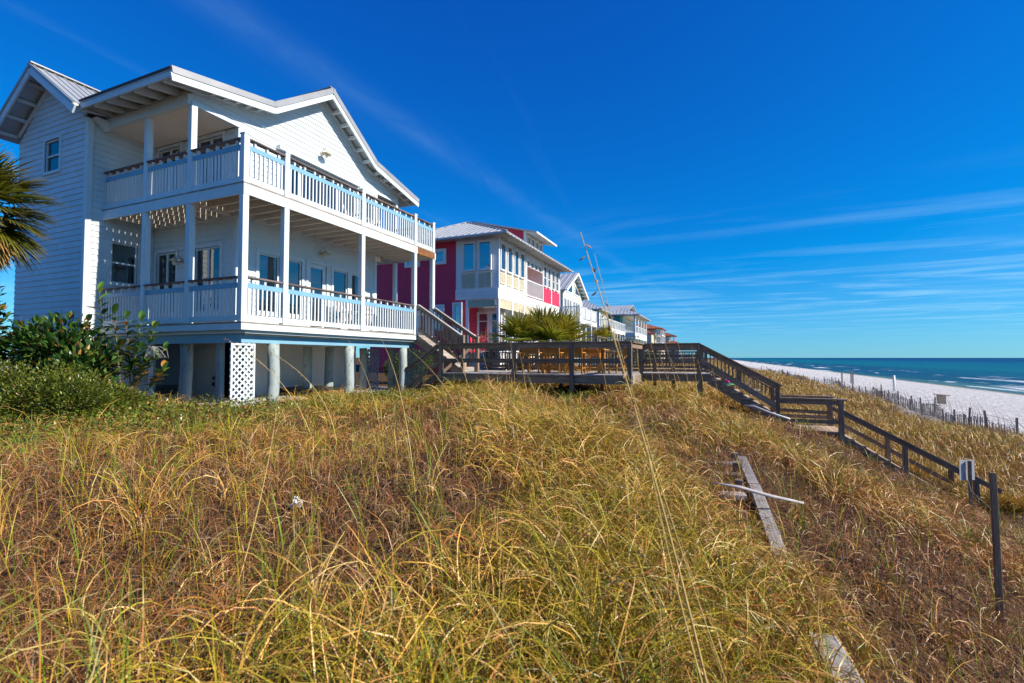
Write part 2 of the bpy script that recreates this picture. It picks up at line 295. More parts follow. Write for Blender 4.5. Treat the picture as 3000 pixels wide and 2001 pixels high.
# broken foam on the bar and at the shore
fo = noise(ns, ls, g.outputs['Position'], .11, 8, .62, (1, .16, 1), .4); fm = ns.new('ShaderNodeMapRange'); fm.inputs[1].default_value = .585; fm.inputs[2].default_value = .63; ls.new(fo.outputs[0], fm.inputs[0])
fl = ns.new('ShaderNodeMapRange'); fl.inputs[1].default_value = 105; fl.inputs[2].default_value = 66; ls.new(s_.outputs[0], fl.inputs[0])
ff = ns.new('ShaderNodeMath'); ff.operation = 'MULTIPLY'; ls.new(fm.outputs[0], ff.inputs[0]); ls.new(fl.outputs[0], ff.inputs[1])
mf = ns.new('ShaderNodeMixRGB'); mf.inputs[2].default_value = (.75, .79, .80, 1); ls.new(ff.outputs[0], mf.inputs[0]); ls.new(cr.outputs[0], mf.inputs[1])
wr = ramp(ns, [(.35, (.55, .60, .66)), (.62, (1.15, 1.1, 1.05))]); ls.new(w1_.outputs[0], wr.inputs[0])
mv = ns.new('ShaderNodeMixRGB'); mv.blend_type = 'MULTIPLY'; mv.inputs[0].default_value = .8; ls.new(mf.outputs[0], mv.inputs[1]); ls.new(wr.outputs[0], mv.inputs[2])
ls.new(mv.outputs[0], b.inputs['Base Color']); b.inputs['Roughness'].default_value = .45; b.inputs['IOR'].default_value = 1.33; b.inputs['Specular IOR Level'].default_value = .16
bump(ns, ls, b, w1_.outputs[0], .9, .6)
sea = mk('sea', [(44, -1500, 0), (30000, -1500, 0), (30000, 30000, 0), (44, 30000, 0)], [(0, 1, 2, 3)], m); tag(sea, kind='structure')

# ------------------------------------------------------------------ building kit
def subtract(a0, a1, cuts):
    seg = [(a0, a1)]
    for c0, c1 in cuts:
        ns_ = []
        for s0, s1 in seg:
            if c1 <= s0 or c0 >= s1: ns_.append((s0, s1)); continue
            if c0 > s0 + .01: ns_.append((s0, c0))
            if c1 < s1 - .01: ns_.append((c1, s1))
        seg = ns_
    return seg
def plane_pt(ax, c, out):
    if ax == 'x': return lambda a, z, o: (c + out * o, a, z)
    return lambda a, z, o: (a, c + out * o, z)
def slab(mb, pt, a0, a1, z0, z1, o0, o1): mb.add([pt(a0, z0, o0), pt(a1, z0, o0), pt(a1, z1, o0), pt(a0, z1, o0), pt(a0, z0, o1), pt(a1, z0, o1), pt(a1, z1, o1), pt(a0, z1, o1)], BF)
def wall(parent, ax, c, out, a0, a1, z0, z1, ops, mat=None, reveal=.15, ext=None, boards=True, joined=False, name='wall', th=.1, bmat=None):
    """a framed wall: backing with real openings and lapped siding boards, each its own child"""
    mat = mat or SIDING; pt = plane_pt(ax, c, out); mb = MB()
    if ext is None:
        zc_ = sorted({z0, z1, *[min(max(v, z0), z1) for o in ops for v in o[2:]]})
        for k in range(len(zc_) - 1):
            zm = (zc_[k] + zc_[k + 1]) / 2
            for s0, s1 in subtract(a0, a1, [(o[0], o[1]) for o in ops if o[2] < zm < o[3]]): slab(mb, pt, s0, s1, zc_[k], zc_[k + 1], -th, 0)
    else:
        n = 24; zz = [z0 + (z1 - z0) * i / n for i in range(n + 1)]
        for k in range(n):
            l0, r0 = ext(zz[k]); l1, r1 = ext(zz[k + 1])
            mb.add([pt(l0, zz[k], -th), pt(r0, zz[k], -th), pt(r1, zz[k + 1], -th), pt(l1, zz[k + 1], -th), pt(l0, zz[k], 0), pt(r0, zz[k], 0), pt(r1, zz[k + 1], 0), pt(l1, zz[k + 1], 0)], BF)
    wobj = mb.build(name, mat, parent)
    if not boards: return wobj
    jb = MB(); z = z0
    while z < z1 - .02:
        zh = min(z + reveal, z1); cuts = sorted({z, zh, *[v for o in ops for v in o[2:] if z < v < zh]})
        off = lambda q: .026 - .020 * (q - z) / reveal
        for k in range(len(cuts) - 1):
            za, zb = cuts[k], cuts[k + 1]; zm = (za + zb) / 2
            A, B = ext(za) if ext else (a0, a1); C_, D_ = ext(zb) if ext else (a0, a1)
            for s0, s1 in (subtract(a0, a1, [(o[0], o[1]) for o in ops if o[2] < zm < o[3]]) if not ext else [(0, 0)]):
                if ext: q = (A, B, C_, D_)
                else: q = (s0, s1, s0, s1)
                V = [pt(q[0], za, .001), pt(q[1], za, .001), pt(q[3], zb, .001), pt(q[2], zb, .001), pt(q[0], za, off(za)), pt(q[1], za, off(za)), pt(q[3], zb, off(zb)), pt(q[2], zb, off(zb))]
                if joined: jb.add(V, BF); continue
                ln = q[1] - q[0]
                if ln > 2.2 and zb - za > .1 and random.random() < .6:       # a butt joint
                    f = random.uniform(.25, .75); e_ = .0025 / ln
                    mid = lambda i0, i1, f_: tuple(Vector(V[i0]).lerp(Vector(V[i1]), f_))
                    for fa, fb in ((0, f - e_), (f + e_, 1)): mk('siding_board', [mid(0, 1, fa), mid(0, 1, fb), mid(3, 2, fb), mid(3, 2, fa), mid(4, 5, fa), mid(4, 5, fb), mid(7, 6, fb), mid(7, 6, fa)], BF, bmat or mat, wobj)
                else: mk('siding_board', V, BF, bmat or mat, wobj)
        z = zh
    if joined: tag(jb.build('siding_boards', bmat or mat, wobj), kind='stuff')
    return wobj
def window(parent, ax, c, out, a0, a1, z0, z1, vs_=(), hs_=(), name='window', trim=None, gl=None, cas=.085, fr=.045, blind=0, proud=.045, curtain=None):
    """casing (the part) with sash frame, pane and blind under it"""
    trim = trim or TRIM; gl = gl or GLASS; pt = plane_pt(ax, c, out); mb = MB()
    slab(mb, pt, a0 - cas, a0, z0 - cas, z1 + cas, -.09, proud); slab(mb, pt, a1, a1 + cas, z0 - cas, z1 + cas, -.09, proud)
    slab(mb, pt, a0, a1, z1, z1 + cas, -.09, proud); slab(mb, pt, a0 - .02, a1 + .02, z0 - cas, z0, -.088, proud + .02)
    wo = mb.build(name, trim, parent); f = MB()
    slab(f, pt, a0, a0 + fr, z0, z1, -.06, 0.0); slab(f, pt, a1 - fr, a1, z0, z1, -.06, 0.0)
    slab(f, pt, a0 + fr, a1 - fr, z0, z0 + fr, -.058, -.002); slab(f, pt, a0 + fr, a1 - fr, z1 - fr, z1, -.058, -.002)
    for v in vs_: slab(f, pt, v - fr * .8, v + fr * .8, z0 + fr, z1 - fr, -.056, -.004)
    for h in hs_: slab(f, pt, a0 + fr, a1 - fr, h - fr * .5, h + fr * .5, -.054, .006)
    f.build('sash', trim, wo)
    e = [a0 + fr] + [v for v in vs_] + [a1 - fr]
    for i in range(len(e) - 1):
        l = e[i] + (fr * .8 if i else 0); r = e[i + 1] - (fr * .8 if i < len(e) - 2 else 0)
        g_ = MB(); slab(g_, pt, l, r, z0 + fr, z1 - fr, -.036, -.030); g_.build('pane', gl, wo)
    if blind:
        g_ = MB(); slab(g_, pt, a0 + .02, a1 - .02, z1 - blind, z1 - .01, -.16, -.15); g_.build('blind', BLIND, wo)
    if curtain:
        for k0, k1 in curtain: g_ = MB(); slab(g_, pt, a0 + (a1 - a0) * k0, a0 + (a1 - a0) * k1, z0 + .02, z1 - .02, -.22, -.21); g_.build('curtain', BLIND, wo)
    return wo
def railing(parent, p0, p1, z, mats, hgt=.98, sp=.115, bal=.038, name='railing'):
    p0 = Vector((*p0, z)); p1 = Vector((*p1, z)); d = p1 - p0; Ln = d.length; d.normalize(); up = Vector((0, 0, 1))
    r = beam(name, p0 + up * .09, p1 + up * .09, .04, .12, mats[1], parent)
    beam('cap_rail', p0 + up * (hgt - .018), p1 + up * (hgt - .018), .145, .036, mats[0], r)
    beam('upper_rail', p0 + up * (hgt - .19), p1 + up * (hgt - .19), .045, .11, mats[2], r)
    n = max(2, int(round(Ln / sp)))
    nrm = Vector((-d.y, d.x, 0)) * .012
    for i in range(n):
        q = p0 + d * ((i + .5) * Ln / n) - nrm * 0
        beam('baluster', q + up * .15, q + up * (hgt - .245), bal, bal, mats[1], r, up=d)
    k = max(2, int(round(Ln / .3)))
    for i in range(k):
        q = p0 + d * ((i + .5) * Ln / k); beam('spacer_block', q + up * (hgt - .135), q + up * (hgt - .036), .06, .05, mats[1], r, up=d)
    return r

# ------------------------------------------------------------------ white beach house
XC, YC, XW, YH, YE, DE, XL, YF, ZL, ZU = -9.2, 7.03, -11.05, 8.28, 13.6, 14.62, -14.38, 6.72, 7.37, 10.37
H = thing('beach_house', 'white two storey clapboard beach house on piles with wraparound decks and sky blue band', 'house', (-12.5, 10.5, 5.4))
prof = [(6.35, 12.80), (8.95, 13.31), (11.0, 14.76), (13.05, 13.31), (15.58, 12.76)]
def rz(y): return float(np.interp(y, [p[0] for p in prof], [p[1] for p in prof]))
# slabs
box('lower_floor', (XW - .1, YH + .1, ZL - .2), (-18, YE, ZL), ROOM, H); box('upper_floor', (XW - .1, YH + .1, ZU - .22), (-18, YE, ZU), ROOM, H)
box('attic_floor', (XW - .12, YH - .01, 12.47), (-18, YE, 12.55), ROOM, H)
# sea side wall
so_l = [(8.90, 9.55, 7.80, 9.38), (9.72, 10.32, 7.80, 9.38), (10.55, 11.28, 7.40, 9.42), (11.57, 12.2, 7.80, 9.38), (12.38, 12.98, 7.80, 9.38)]
wl = wall(H, 'x', XW, 1, YH, YE, ZL, ZU - .24, so_l)
for k in (0, 1, 3, 4):
    o = so_l[k]; window(H, 'x', XW, 1, *o, gl=GLASSB, blind=.38, curtain=[(.72, .98)] if k in (0, 3) else None)
dr = window(H, 'x', XW, 1, 10.55, 11.28, 7.40, 9.42, name='door', fr=.13, gl=GLASSB, cas=.07)
tb = MB().tube([(XW + .06, 10.63, 8.28), (XW + .06, 10.74, 8.28)], .012, 6); tb.build('door_handle', METALD, dr)
so_u = [(9.5, 12.5, 10.46, 12.22), (12.85, 13.4, 10.9, 12.22)]
wall(H, 'x', XW, 1, YH, YE, ZU + .03, 12.45, so_u)
window(H, 'x', XW, 1, *so_u[0], vs_=(10.25, 11.0, 11.75), blind=.25, curtain=[(.02, .2), (.52, .72)])
window(H, 'x', XW, 1, *so_u[1])
box('shutter_box', (XW + .046, 9.38, 12.33), (XW + .17, 12.66, 12.445), TRIM, H)
# gable
def gext(z):
    l = YC + .03; r = 14.86; lo = z + .10
    ly = float(np.interp(lo, [12.80, 13.31, 14.76], [6.35, 8.95, 11.0])); ry = float(np.interp(-lo, [-14.76, -13.31, -12.76], [11.0, 13.05, 15.58]))
    return max(l, ly), min(r, ry)
wall(H, 'x', XW, 1, 7, 15, 12.45, 14.66, [], ext=gext, name='gable_wall')
beam('gable_trim', (XW + .03, YC + .04, 12.47), (XW + .03, YH, 12.47), .05, .09, TRIM, H)
beam('gable_trim', (XW + .03, YE, 12.47), (XW + .03, 14.85, 12.47), .05, .09, TRIM, H)
# porch wall
po_l = [(-14.22, -13.36, 7.78, 9.47), (-12.62, -11.62, 7.78, 9.47)]; po_u = [(-14.2, -13.3, 10.78, 12.36), (-12.58, -11.6, 10.78, 12.36)]
wall(H, 'y', YH, -1, XL, XW - .02, ZL, ZU - .24, po_l, joined=True)
wall(H, 'y', YH, -1, XL, XW - .02, ZU + .03, 12.45, po_u, joined=True)
for o in po_l: window(H, 'y', YH, -1, *o, vs_=((o[0] + o[1]) / 2,), blind=.3, curtain=[(.0, .16)])
for o in po_u: window(H, 'y', YH, -1, *o, vs_=((o[0] + o[1]) / 2,), blind=.9)
beam('corner_board', (XW - .03, YH + .03, ZL), (XW - .03, YH + .03, 12.45), .14, .14, TRIM, H)
beam('corner_board', (XW - .03, YE - .02, ZL), (XW - .03, YE - .02, 12.45), .14, .14, TRIM, H)
wall(H, 'y', YE, 1, -18, XW - .12, ZL - .3, 12.9, [], boards=False); wall(H, 'x', -18.1, -1, 6.9, YE, 5.2, 12.9, [], boards=False)
# wing
ww = (7.24, 7.86, 8.54, 9.62)
wall(H, 'x', XL, 1, YF + .05, YH, 5.3, 12.62, [ww]); window(H, 'x', XL, 1, *ww, hs_=(9.08,), name='sash_window', cas=.07)
def wext(z):
    k = max(0, (z - 12.55) / (14.02 - 12.55)) if z > 12.55 else 0
    return -17.75 + k * 1.65, XL - k * 1.72
wf = (-16.38, -15.66, 11.50, 12.36)
wall(H, 'y', YF, -1, -17.75, XL, 5.2, 12.55, [wf]); window(H, 'y', YF, -1, *wf, hs_=(11.93,), name='sash_window', cas=.07)
wall(H, 'y', YF, -1, -18, -14, 12.55, 14.0, [], ext=wext, name='gable_wall')
beam('corner_board', (XL + .0, YF + .0, 5.3), (XL + .0, YF + .0, 12.6), .13, .13, TRIM, H)
wall(H, 'x', -17.75, -1, YF + .1, 8.3, 5.2, 12.6, [], boards=False); box('wing_floor', (-17.6, YF + .12, 10.15), (XL - .15, 8.25, 10.35), ROOM, H); box('wing_back', (-17.6, 8.2, 5.4), (XL - .15, 8.26, 12.4), DARK, H)
# ---- roofs
def roof_sheet(pts, x0, x1, th=.06):
    mb = MB()
    for (y0, z0), (y1, z1) in zip(pts[:-1], pts[1:]):
        mb.add([(x0, y0, z0 - th), (x1, y0, z0 - th), (x1, y1, z1 - th), (x0, y1, z1 - th), (x0, y0, z0), (x1, y0, z0), (x1, y1, z1), (x0, y1, z1)], BF)
    return mb
main_roof = roof_sheet(prof[1:], -18.4, -10.6).build('roof', METAL, H); roof_sheet(prof[:2], -14.05, -10.6).build('porch_roof', METAL, main_roof); roof_sheet([(8.2, 13.16), (8.95, 13.31)], -18.4, -14.051).build('roof_apron', METAL, main_roof)
for k in range(46):
    x = -10.66 - k * .16
    for i in ((0, 1) if k < 30 else (1,)):
        (y0, z0), (y1, z1) = prof[i], prof[i + 1]
        if i == 0 and x < -14.0: continue
        beam('roof_rib', (x, y0 - .01, z0 + .012), (x, y1, z1 + .012), .03, .03, METAL, main_roof)
beam('ridge_cap', (-18.4, 11.0, 14.785), (-10.58, 11.0, 14.785), .22, .03, METALD, main_roof)
for (y0, z0), (y1, z1) in zip(prof[:-1], prof[1:]):
    beam('edge_trim', (-10.575, y0, z0 - .045), (-10.575, y1, z1 - .045), .03, .15, METALD, main_roof)
    beam('barge_board', (-10.60, y0, z0 - .20), (-10.60, y1, z1 - .20), .045, .17, RUST, main_roof)
beam('eave_fascia', (-14.05, 6.38, 12.69), (-10.6, 6.38, 12.69), .04, .16, RUST, main_roof)
beam('eave_edge', (-14.05, 6.345, 12.80), (-10.6, 6.345, 12.80), .03, .05, plain('rusted_eave', (.07, .05, .045), .6), main_roof)
beam('eave_fascia', (-18, 15.56, 12.64), (-10.6, 15.56, 12.64), .04, .15, TRIM, main_roof)
for k in range(7):
    x = -10.95 - k * .52
    z0, z1 = rz(6.42) - .15, rz(8.1) - .15
    beam('rafter', (x, 6.40, z0), (x, 8.1, z1), .045, .17, TRIM, main_roof)
for k in range(8):
    x = -10.95 - k * .9; beam('rafter', (x, 15.54, rz(15.54) - .14), (x, 13.7, rz(13.7) - .14), .045, .16, TRIM, main_roof)
for s, ya, yb in ((0, 11.25, 13.05), (1, 13.2, 15.4), (0, 7.3, 8.9), (0, 9.1, 10.9)):
    n = 5
    for i in range(n):
        y = ya + (yb - ya) * (i + .5) / n; beam('lookout', (-10.63, y, rz(y) - .15), (XW, y, rz(y) - .15), .07, .11, TRIM, main_roof)
for (y0, z0), (y1, z1) in zip(prof[:-1], prof[1:]): beam('frieze_board', (XW + .045, max(y0, 7.06), rz(max(y0, 7.06)) - .18), (XW + .045, min(y1, 14.86), rz(min(y1, 14.86)) - .18), .03, .13, TRIM, main_roof)
beam('porch_beam', (XL, YC + .02, 12.545), (XW + .02, YC + .02, 12.545), .12, .24, TRIM, H); beam('beam_block', (XL, YC + .05, 12.74), (XW, YC + .05, 12.74), .03, .15, TRIM, H)
box('porch_ceiling', (XL, YC + .08, 12.47), (XW - .1, YH - .03, 12.50), CEIL, H)
beam('porch_beam', (XW - .02, 13.7, 12.545), (-17, 14.85, 12.545), .12, .2, TRIM, H)
wr_ = MB()
for sx in (-1, 1):
    xe = -16.1 + sx * 2.06
    wr_.add([(xe, 6.22, 12.66), (xe, 9.2, 12.66), (-16.1, 9.2, 14.10), (-16.1, 6.22, 14.10), (xe, 6.22, 12.71), (xe, 9.2, 12.71), (-16.1, 9.2, 14.15), (-16.1, 6.22, 14.15)], BF)
wroof = wr_.build('wing_roof', METAL, H)
for k in range(13):
    y = 6.27 + k * .21; beam('roof_rib', (-14.05, y, 12.735), (-16.1, y, 14.165), .03, .03, METAL, wroof)
beam('ridge_cap', (-16.1, 6.2, 14.175), (-16.1, 9.2, 14.175), .2, .03, METALD, wroof)
for sx in (-1, 1):
    xe = -16.1 + sx * 2.07; beam('barge_board', (xe, 6.24, 12.55), (-16.1, 6.24, 14.0), .04, .20, TRIM, wroof); beam('edge_trim', (xe, 6.21, 12.68), (-16.1, 6.21, 14.13), .03, .07, METALD, wroof)
    beam('frieze_board', (-16.1 + sx * 1.65, YF - .03, 12.75), (-16.1, YF - .03, 13.92), .03, .12, TRIM, wroof)
    for k in range(4):
        t = (k + .5) / 4.2; beam('lookout', (xe + (-16.1 - xe) * t, 6.26, 12.6 + 1.42 * t), (xe + (-16.1 - xe) * t, YF, 12.6 + 1.42 * t), .05, .09, TRIM, wroof)
mk('bracket', [(XL + .07, 6.72, 12.6), (XL + .07, 7.0, 12.6), (XL + .07, 7.0, 12.36), (XL + .3, 6.72, 12.6), (XL + .3, 7.0, 12.6), (XL + .3, 7.0, 12.36)], [(0, 1, 2), (5, 4, 3), (0, 3, 4, 1), (1, 4, 5, 2), (2, 5, 3, 0)], TRIM, H)
# ---- decks
def deck(z, lower):
    m_ = MB(); t = .26 if not lower else .17
    ye = 13.5 if not lower else 13.48
    m_.box((XC - .04, YC, z - t), (XC, ye, z - .031)); m_.box((XL, YC, z - t - .0), (XC - .042, YC + .04, z - .031))
    dk = m_.build('upper_deck' if not lower else 'lower_deck', WHITE, H)
    if not lower:
        beam('fascia_board', (XC - .02, 13.502, z - .145), (XC - .02, DE - .06, z - .145), .038, .22, BARNW, dk); beam('fascia_board', (XC - .02, DE - .058, z - .145), (XC - .02, DE, z - .145), .05, .26, TRIM, dk)
    beam('fascia_board', (XC, DE, z - .14), (-11.9, DE, z - .14), .04, .2, WHITE, dk)
    n = 13; wb = (XC + .012 - XW - .03) / n
    for i in range(n):
        x = XW + .03 + (i + .5) * wb
        y0 = YC - .012 if x > XW else YH; 
        beam('deck_board', (x, YC - .012, z - .015), (x, DE + .01, z - .015), wb - .008, .03, DECKW, dk)
    n = 9; wb = (YH - YC + .0) / n
    for i in range(n): y = YC - .012 + (i + .5) * wb; beam('deck_board', (XL + .03, y, z - .015), (XW + .024, y, z - .015), wb - .008, .03, DECKW, dk)
    for i in range(7): y = YE + .06 + (i + .5) * .143; beam('deck_board', (-14, y, z - .015), (XW + .024, y, z - .015), .135, .03, DECKW, dk)
    if not lower:
        k = 0
        for i in range(19):
            y = YC + .09 + i * .405
            if y > DE - .05: break
            beam('joist', (XW + .03, y, z - .12), (XC - .045, y, z - .12), .04, .18, CEIL, dk)
        for i in range(8): x = XL + .3 + i * .41; beam('joist', (x, YC + .045, z - .12), (x, YH - .03, z - .12), .04, .18, CEIL, dk)
        for i in range(4): x = -11.5 - i * .45; beam('joist', (x, YE + .04, z - .12), (x, DE - .02, z - .12), .04, .18, CEIL, dk)
        beam('ledger', (XW + .045, YH, z - .14), (XW + .045, YE, z - .14), .04, .2, TRIM, dk); beam('ledger', (XL, YH - .045, z - .14), (XW, YH - .045, z - .14), .04, .2, TRIM, dk)
    return dk
deck(ZU, False); ld = deck(ZL, True)
# lower skirts
beam('skirt_trim', (XC - .12, YC + .16, 7.165), (XC - .12, 13.5, 7.165), .06, .07, TRIM, H); beam('skirt_trim', (XL, YC + .16, 7.165), (XC - .155, YC + .16, 7.165), .06, .07, TRIM, H)
box('blue_band', (XC - .32, YC + .22, 6.93), (XC - .275, 13.75, 7.13), BLUE, H); box('blue_band', (XL, YC + .22, 6.93), (XC - .322, YC + .27, 7.13), BLUE, H)
box('under_deck', (XC - .25, YC + .28, 7.10), (-17.5, DE, 7.135), CEIL, H)
# posts and rails
Z1 = ZU - .26
sea_y = (YC + .075, 8.17, 10.83, 13.42, DE - .08)
for y in sea_y:
    beam('post', (XC - .08, y, ZL), (XC - .08, y, Z1), .14, .14, TRIM, H, up=(1, 0, 0))
for x in (-11.03, -12.66): beam('post', (x, YC + .08, ZL), (x, YC + .08, Z1), .14, .14, TRIM, H, up=(1, 0, 0)); beam('post', (x, YC + .08, ZU), (x, YC + .08, 12.43), .135, .135, TRIM, H, up=(1, 0, 0))
for x in (-10.9, -11.9): beam('post', (x, DE - .08, ZL), (x, DE - .08, Z1), .13, .13, TRIM, H, up=(1, 0, 0))
beam('post', (XW - .02, 14.78, ZU), (XW - .02, 14.78, 12.45), .13, .13, TRIM, H, up=(1, 0, 0))
for i, y in enumerate(sea_y):
    p = beam('rail_post', (XC - .08, y, ZU), (XC - .08, y, ZU + 1.05), .135, .135, TRIM, H, up=(1, 0, 0)); beam('post_cap', (XC - .08, y - .08, ZU + 1.06), (XC - .08, y + .08, ZU + 1.06), .16, .025, TRIM, p)
for y in (11.9, 12.55): pass
RM = (CAPW, TRIM, BLUE)
for ya, yb in zip(sea_y[:-1], sea_y[1:]): railing(H, (XC - .07, ya + .07), (XC - .07, yb - .07), ZU, RM)
for ya, yb in zip(sea_y[:-2], sea_y[1:-1]): railing(H, (XC - .07, ya + .07), (XC - .07, yb - .07), ZL, RM)
lx = (XC - .08, -11.03, -12.66, XL + .0)
for xa, xb in zip(lx[:-1], lx[1:]):
    for z in (ZU, ZL): railing(H, (xa - .07, YC + .07), (xb + (.07 if xb > XL + .1 else .03), YC + .07), z, RM)
railing(H, (XC - .15, DE - .08), (-11.8, DE - .08), ZL, (CAPW, TRIM, TRIM)); railing(H, (XC - .15, DE - .08), (XW, DE - .08), ZU, (CAPW, TRIM, TRIM))
# piles
def pile(x, y, r=.13, zt=6.93):
    mb = MB(); zb = float(gz(x, y)) - .4
    P = []; rad = []
    for k in range(7):
        t = k / 6; P.append((x + .01 * math.sin(9 * t + x), y + .01 * math.cos(7 * t + y), zb + (zt - zb) * t)); rad.append(r * (1.04 - .05 * t + .012 * math.sin(5 * t + y)))
    return mb.tube(P, rad, 20).build('pile', PILE, H, smooth=True)
for x, y in ((-9.52, 8.12), (-9.52, 10.64), (-9.52, 13.17), (-11.2, 10.75), (-11.2, 11.62), (-11.2, 13.2), (-11.68, 7.5), (-13.0, 9.6), (-10.75, 14.2), (-13.2, 12.4)): pile(x, y)
beam('pile_post', (-10.36, 7.42, 5.1), (-10.36, 7.42, 6.93), .12, .12, PILE, H, up=(1, 0, 0)); beam('pile_post', (-9.58, 7.42, 5.1), (-9.58, 7.42, 6.93), .15, .15, PILE, H, up=(1, 0, 0))
def lattice(ax, c, a0, a1, z0, z1, mat=None, sp=.142):
    pt = plane_pt(ax, c, 1 if ax == 'x' else -1); mat = mat or TRIM
    fr_ = MB(); slab(fr_, pt, a0, a0 + .04, z0, z1, -.012, .022); slab(fr_, pt, a1 - .04, a1, z0, z1, -.012, .022); slab(fr_, pt, a0 + .04, a1 - .04, z1 - .04, z1, -.012, .022)
    lo = fr_.build('lattice_panel', mat, H); wd = a1 - a0; hh = z1 - z0
    for sgn, o in ((1, .004), (-1, -.005)):
        k = -hh
        while k < wd:
            # the line a - a0 = k + t or mirrored, z = z0 + t
            t0 = max(0, -k); t1 = min(hh, wd - k)
            if t1 - t0 > .05:
                aa = [k + t0, k + t1]
                if sgn < 0: aa = [wd - v for v in aa]
                beam('lattice_slat', pt(a0 + aa[0], z0 + t0, o), pt(a0 + aa[1], z0 + t1, o), .008, .034, mat, lo, up=(0, 0, 1))
            k += sp
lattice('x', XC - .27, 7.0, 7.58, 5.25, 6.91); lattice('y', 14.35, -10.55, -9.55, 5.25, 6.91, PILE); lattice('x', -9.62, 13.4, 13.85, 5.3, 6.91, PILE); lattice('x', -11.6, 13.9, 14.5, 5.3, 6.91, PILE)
UWALL = paint('pale_storage_wall', (.74, .74, .72), .7, .1)
# enclosed ground level
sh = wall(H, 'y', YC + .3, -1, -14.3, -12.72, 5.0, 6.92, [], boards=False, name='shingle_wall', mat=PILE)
for r_ in range(13):
    z = 5.1 + r_ * .143; x = -14.3 + (r_ % 2) * .08
    while x < -12.8:
        wd = random.uniform(.13, .24); xe = min(x + wd, -12.73); dz = random.uniform(-.012, .012)
        V = [(x, YC + .299, z + dz), (xe - .004, YC + .299, z + dz), (xe - .004, YC + .299, z + .142), (x, YC + .299, z + .142), (x, YC + .272, z + dz), (xe - .004, YC + .272, z + dz), (xe - .004, YC + .292, z + .142), (x, YC + .292, z + .142)]
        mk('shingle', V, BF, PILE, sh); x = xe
beam('corner_board', (-12.70, YC + .28, 5.1), (-12.70, YC + .28, 6.92), .06, .09, TRIM, H)
wall(H, 'y', 9.0, -1, -14.0, -12.3, 5.1, 7.1, [], mat=UWALL, reveal=.2, boards=False); wall(H, 'x', -12.3, 1, 9.0, 14.1, 5.1, 7.1, [], mat=UWALL, boards=False)
dd = box('storage_door', (-13.5, 8.955, 5.45), (-12.62, 8.998, 6.86), TRIM, H); box('door_handle', (-12.78, 8.92, 6.0), (-12.70, 8.954, 6.08), DARK, dd); box('door_handle', (-12.78, 8.92, 5.82), (-12.70, 8.954, 5.92), DARK, dd)
wall(H, 'y', 13.62, -1, -13.6, -12.4, 5.1, 7.1, [], mat=UWALL, boards=False)
# ---- wall lamps
def wall_lamp(x, y, z, ax, label):
    t = thing('wall_lamp', label, 'lamp', (x, y, z)); n = Vector((1, 0, 0)) if ax == 'x' else Vector((0, -1, 0)); p = Vector((x, y, z))
    MB().tube([p, p + n * .03], .06, 12).build('mounting_plate', LAMP, t)
    MB().tube([p + n * .02 + Vector((0, 0, .02)), p + n * .08 + Vector((0, 0, .13)), p + n * .16 + Vector((0, 0, .15)), p + n * .2 + Vector((0, 0, .08)), p + n * .2 + Vector((0, 0, .03))], .011, 8).build('gooseneck_arm', LAMP, t, True)
    c = p + n * .2
    MB().tube([c + Vector((0, 0, .05)), c + Vector((0, 0, .02)), c + Vector((0, 0, -.01)), c + Vector((0, 0, -.045))], [.03, .05, .11, .16], 16).build('lamp_shade', LAMP, t, True)
    MB().tube([c + Vector((0, 0, -.04)), c + Vector((0, 0, -.09)), c + Vector((0, 0, -.14)), c + Vector((0, 0, -.16))], [.05, .055, .04, .012], 12).build('globe', BULB, t, True)
wall_lamp(XW + .02, 11.02, 12.85, 'x', 'cream barn wall lamp on the sunlit gable boards above the upper deck')
wall_lamp(XW + .02, 11.02, 9.78, 'x', 'cream barn wall lamp over the glazed deck door in deck shade')
wall_lamp(-13.12, YH - .02, 12.0, 'y', 'cream wall lamp between the windows of the upper porch')
wall_lamp(-13.12, YH - .02, 9.2, 'y', 'cream wall lamp between the windows of the lower porch')
# ---- slatted deck chairs
def deck_chair(loc, rz_, label):
    t = thing('deck_chair', label, 'chair', loc, 'slatted chairs on the house decks', rz_)
    for x in (-.27, .27):
        for y, h in ((-.25, .62), (.27, .60)): mk('leg', bv((x - .03, y - .02, 0), (x + .03, y + .02, h)), BF, DRIFT, t)
        mk('armrest', bv((x - .06, -.34, .60), (x + .06, .34, .625)), BF, DRIFT, t)
    for i in range(5): y = -.28 + i * .11; mk('seat_slat', bv((-.26, y, .36 - .02 * i), (.26, y + .09, .38 - .02 * i)), BF, DRIFT, t)
    for i in range(5):
        x = -.22 + i * .11; mk('back_slat', [(x - .045, .25, .3), (x + .045, .25, .3), (x + .045, .27, .3), (x - .045, .27, .3), (x - .045, .46, 1.0), (x + .045, .46, 1.0), (x + .045, .48, 1.0), (x - .045, .48, 1.0)], BF, DRIFT, t)
    return t
deck_chair((-10.2, 11.75, ZU + .002), R(120), 'white slatted chair on the upper deck before the wide glass doors'); deck_chair((-10.3, 12.95, ZU + .002), R(70), 'white slatted chair on the upper deck beside the gable corner')
deck_chair((-10.3, 11.6, ZL + .002), R(100), 'white slatted chair on the lower deck next to the glazed door'); deck_chair((-10.2, 12.6, ZL + .002), R(80), 'white slatted chair on the lower deck near the stairs')
# things under the house
ht = thing('hot_tub', 'dark brown wooden hot tub box with black lid under the house', 'hot tub', (-11.1, 11.0, 5.3))
for i in range(5): beam('side_board', (-10.55, 10.36, 5.30 + i * .072), (-10.55, 11.75, 5.30 + i * .072), .03, .066, BARNW if i == 4 else GREYW, ht)
box('tub_shell', (-12.0, 10.38, 5.2), (-10.57, 11.74, 5.62), DARK, ht); box('lid', (-12.05, 10.33, 5.621), (-10.53, 11.79, 5.70), plain('black_vinyl', (.02, .02, .022), .5), ht)

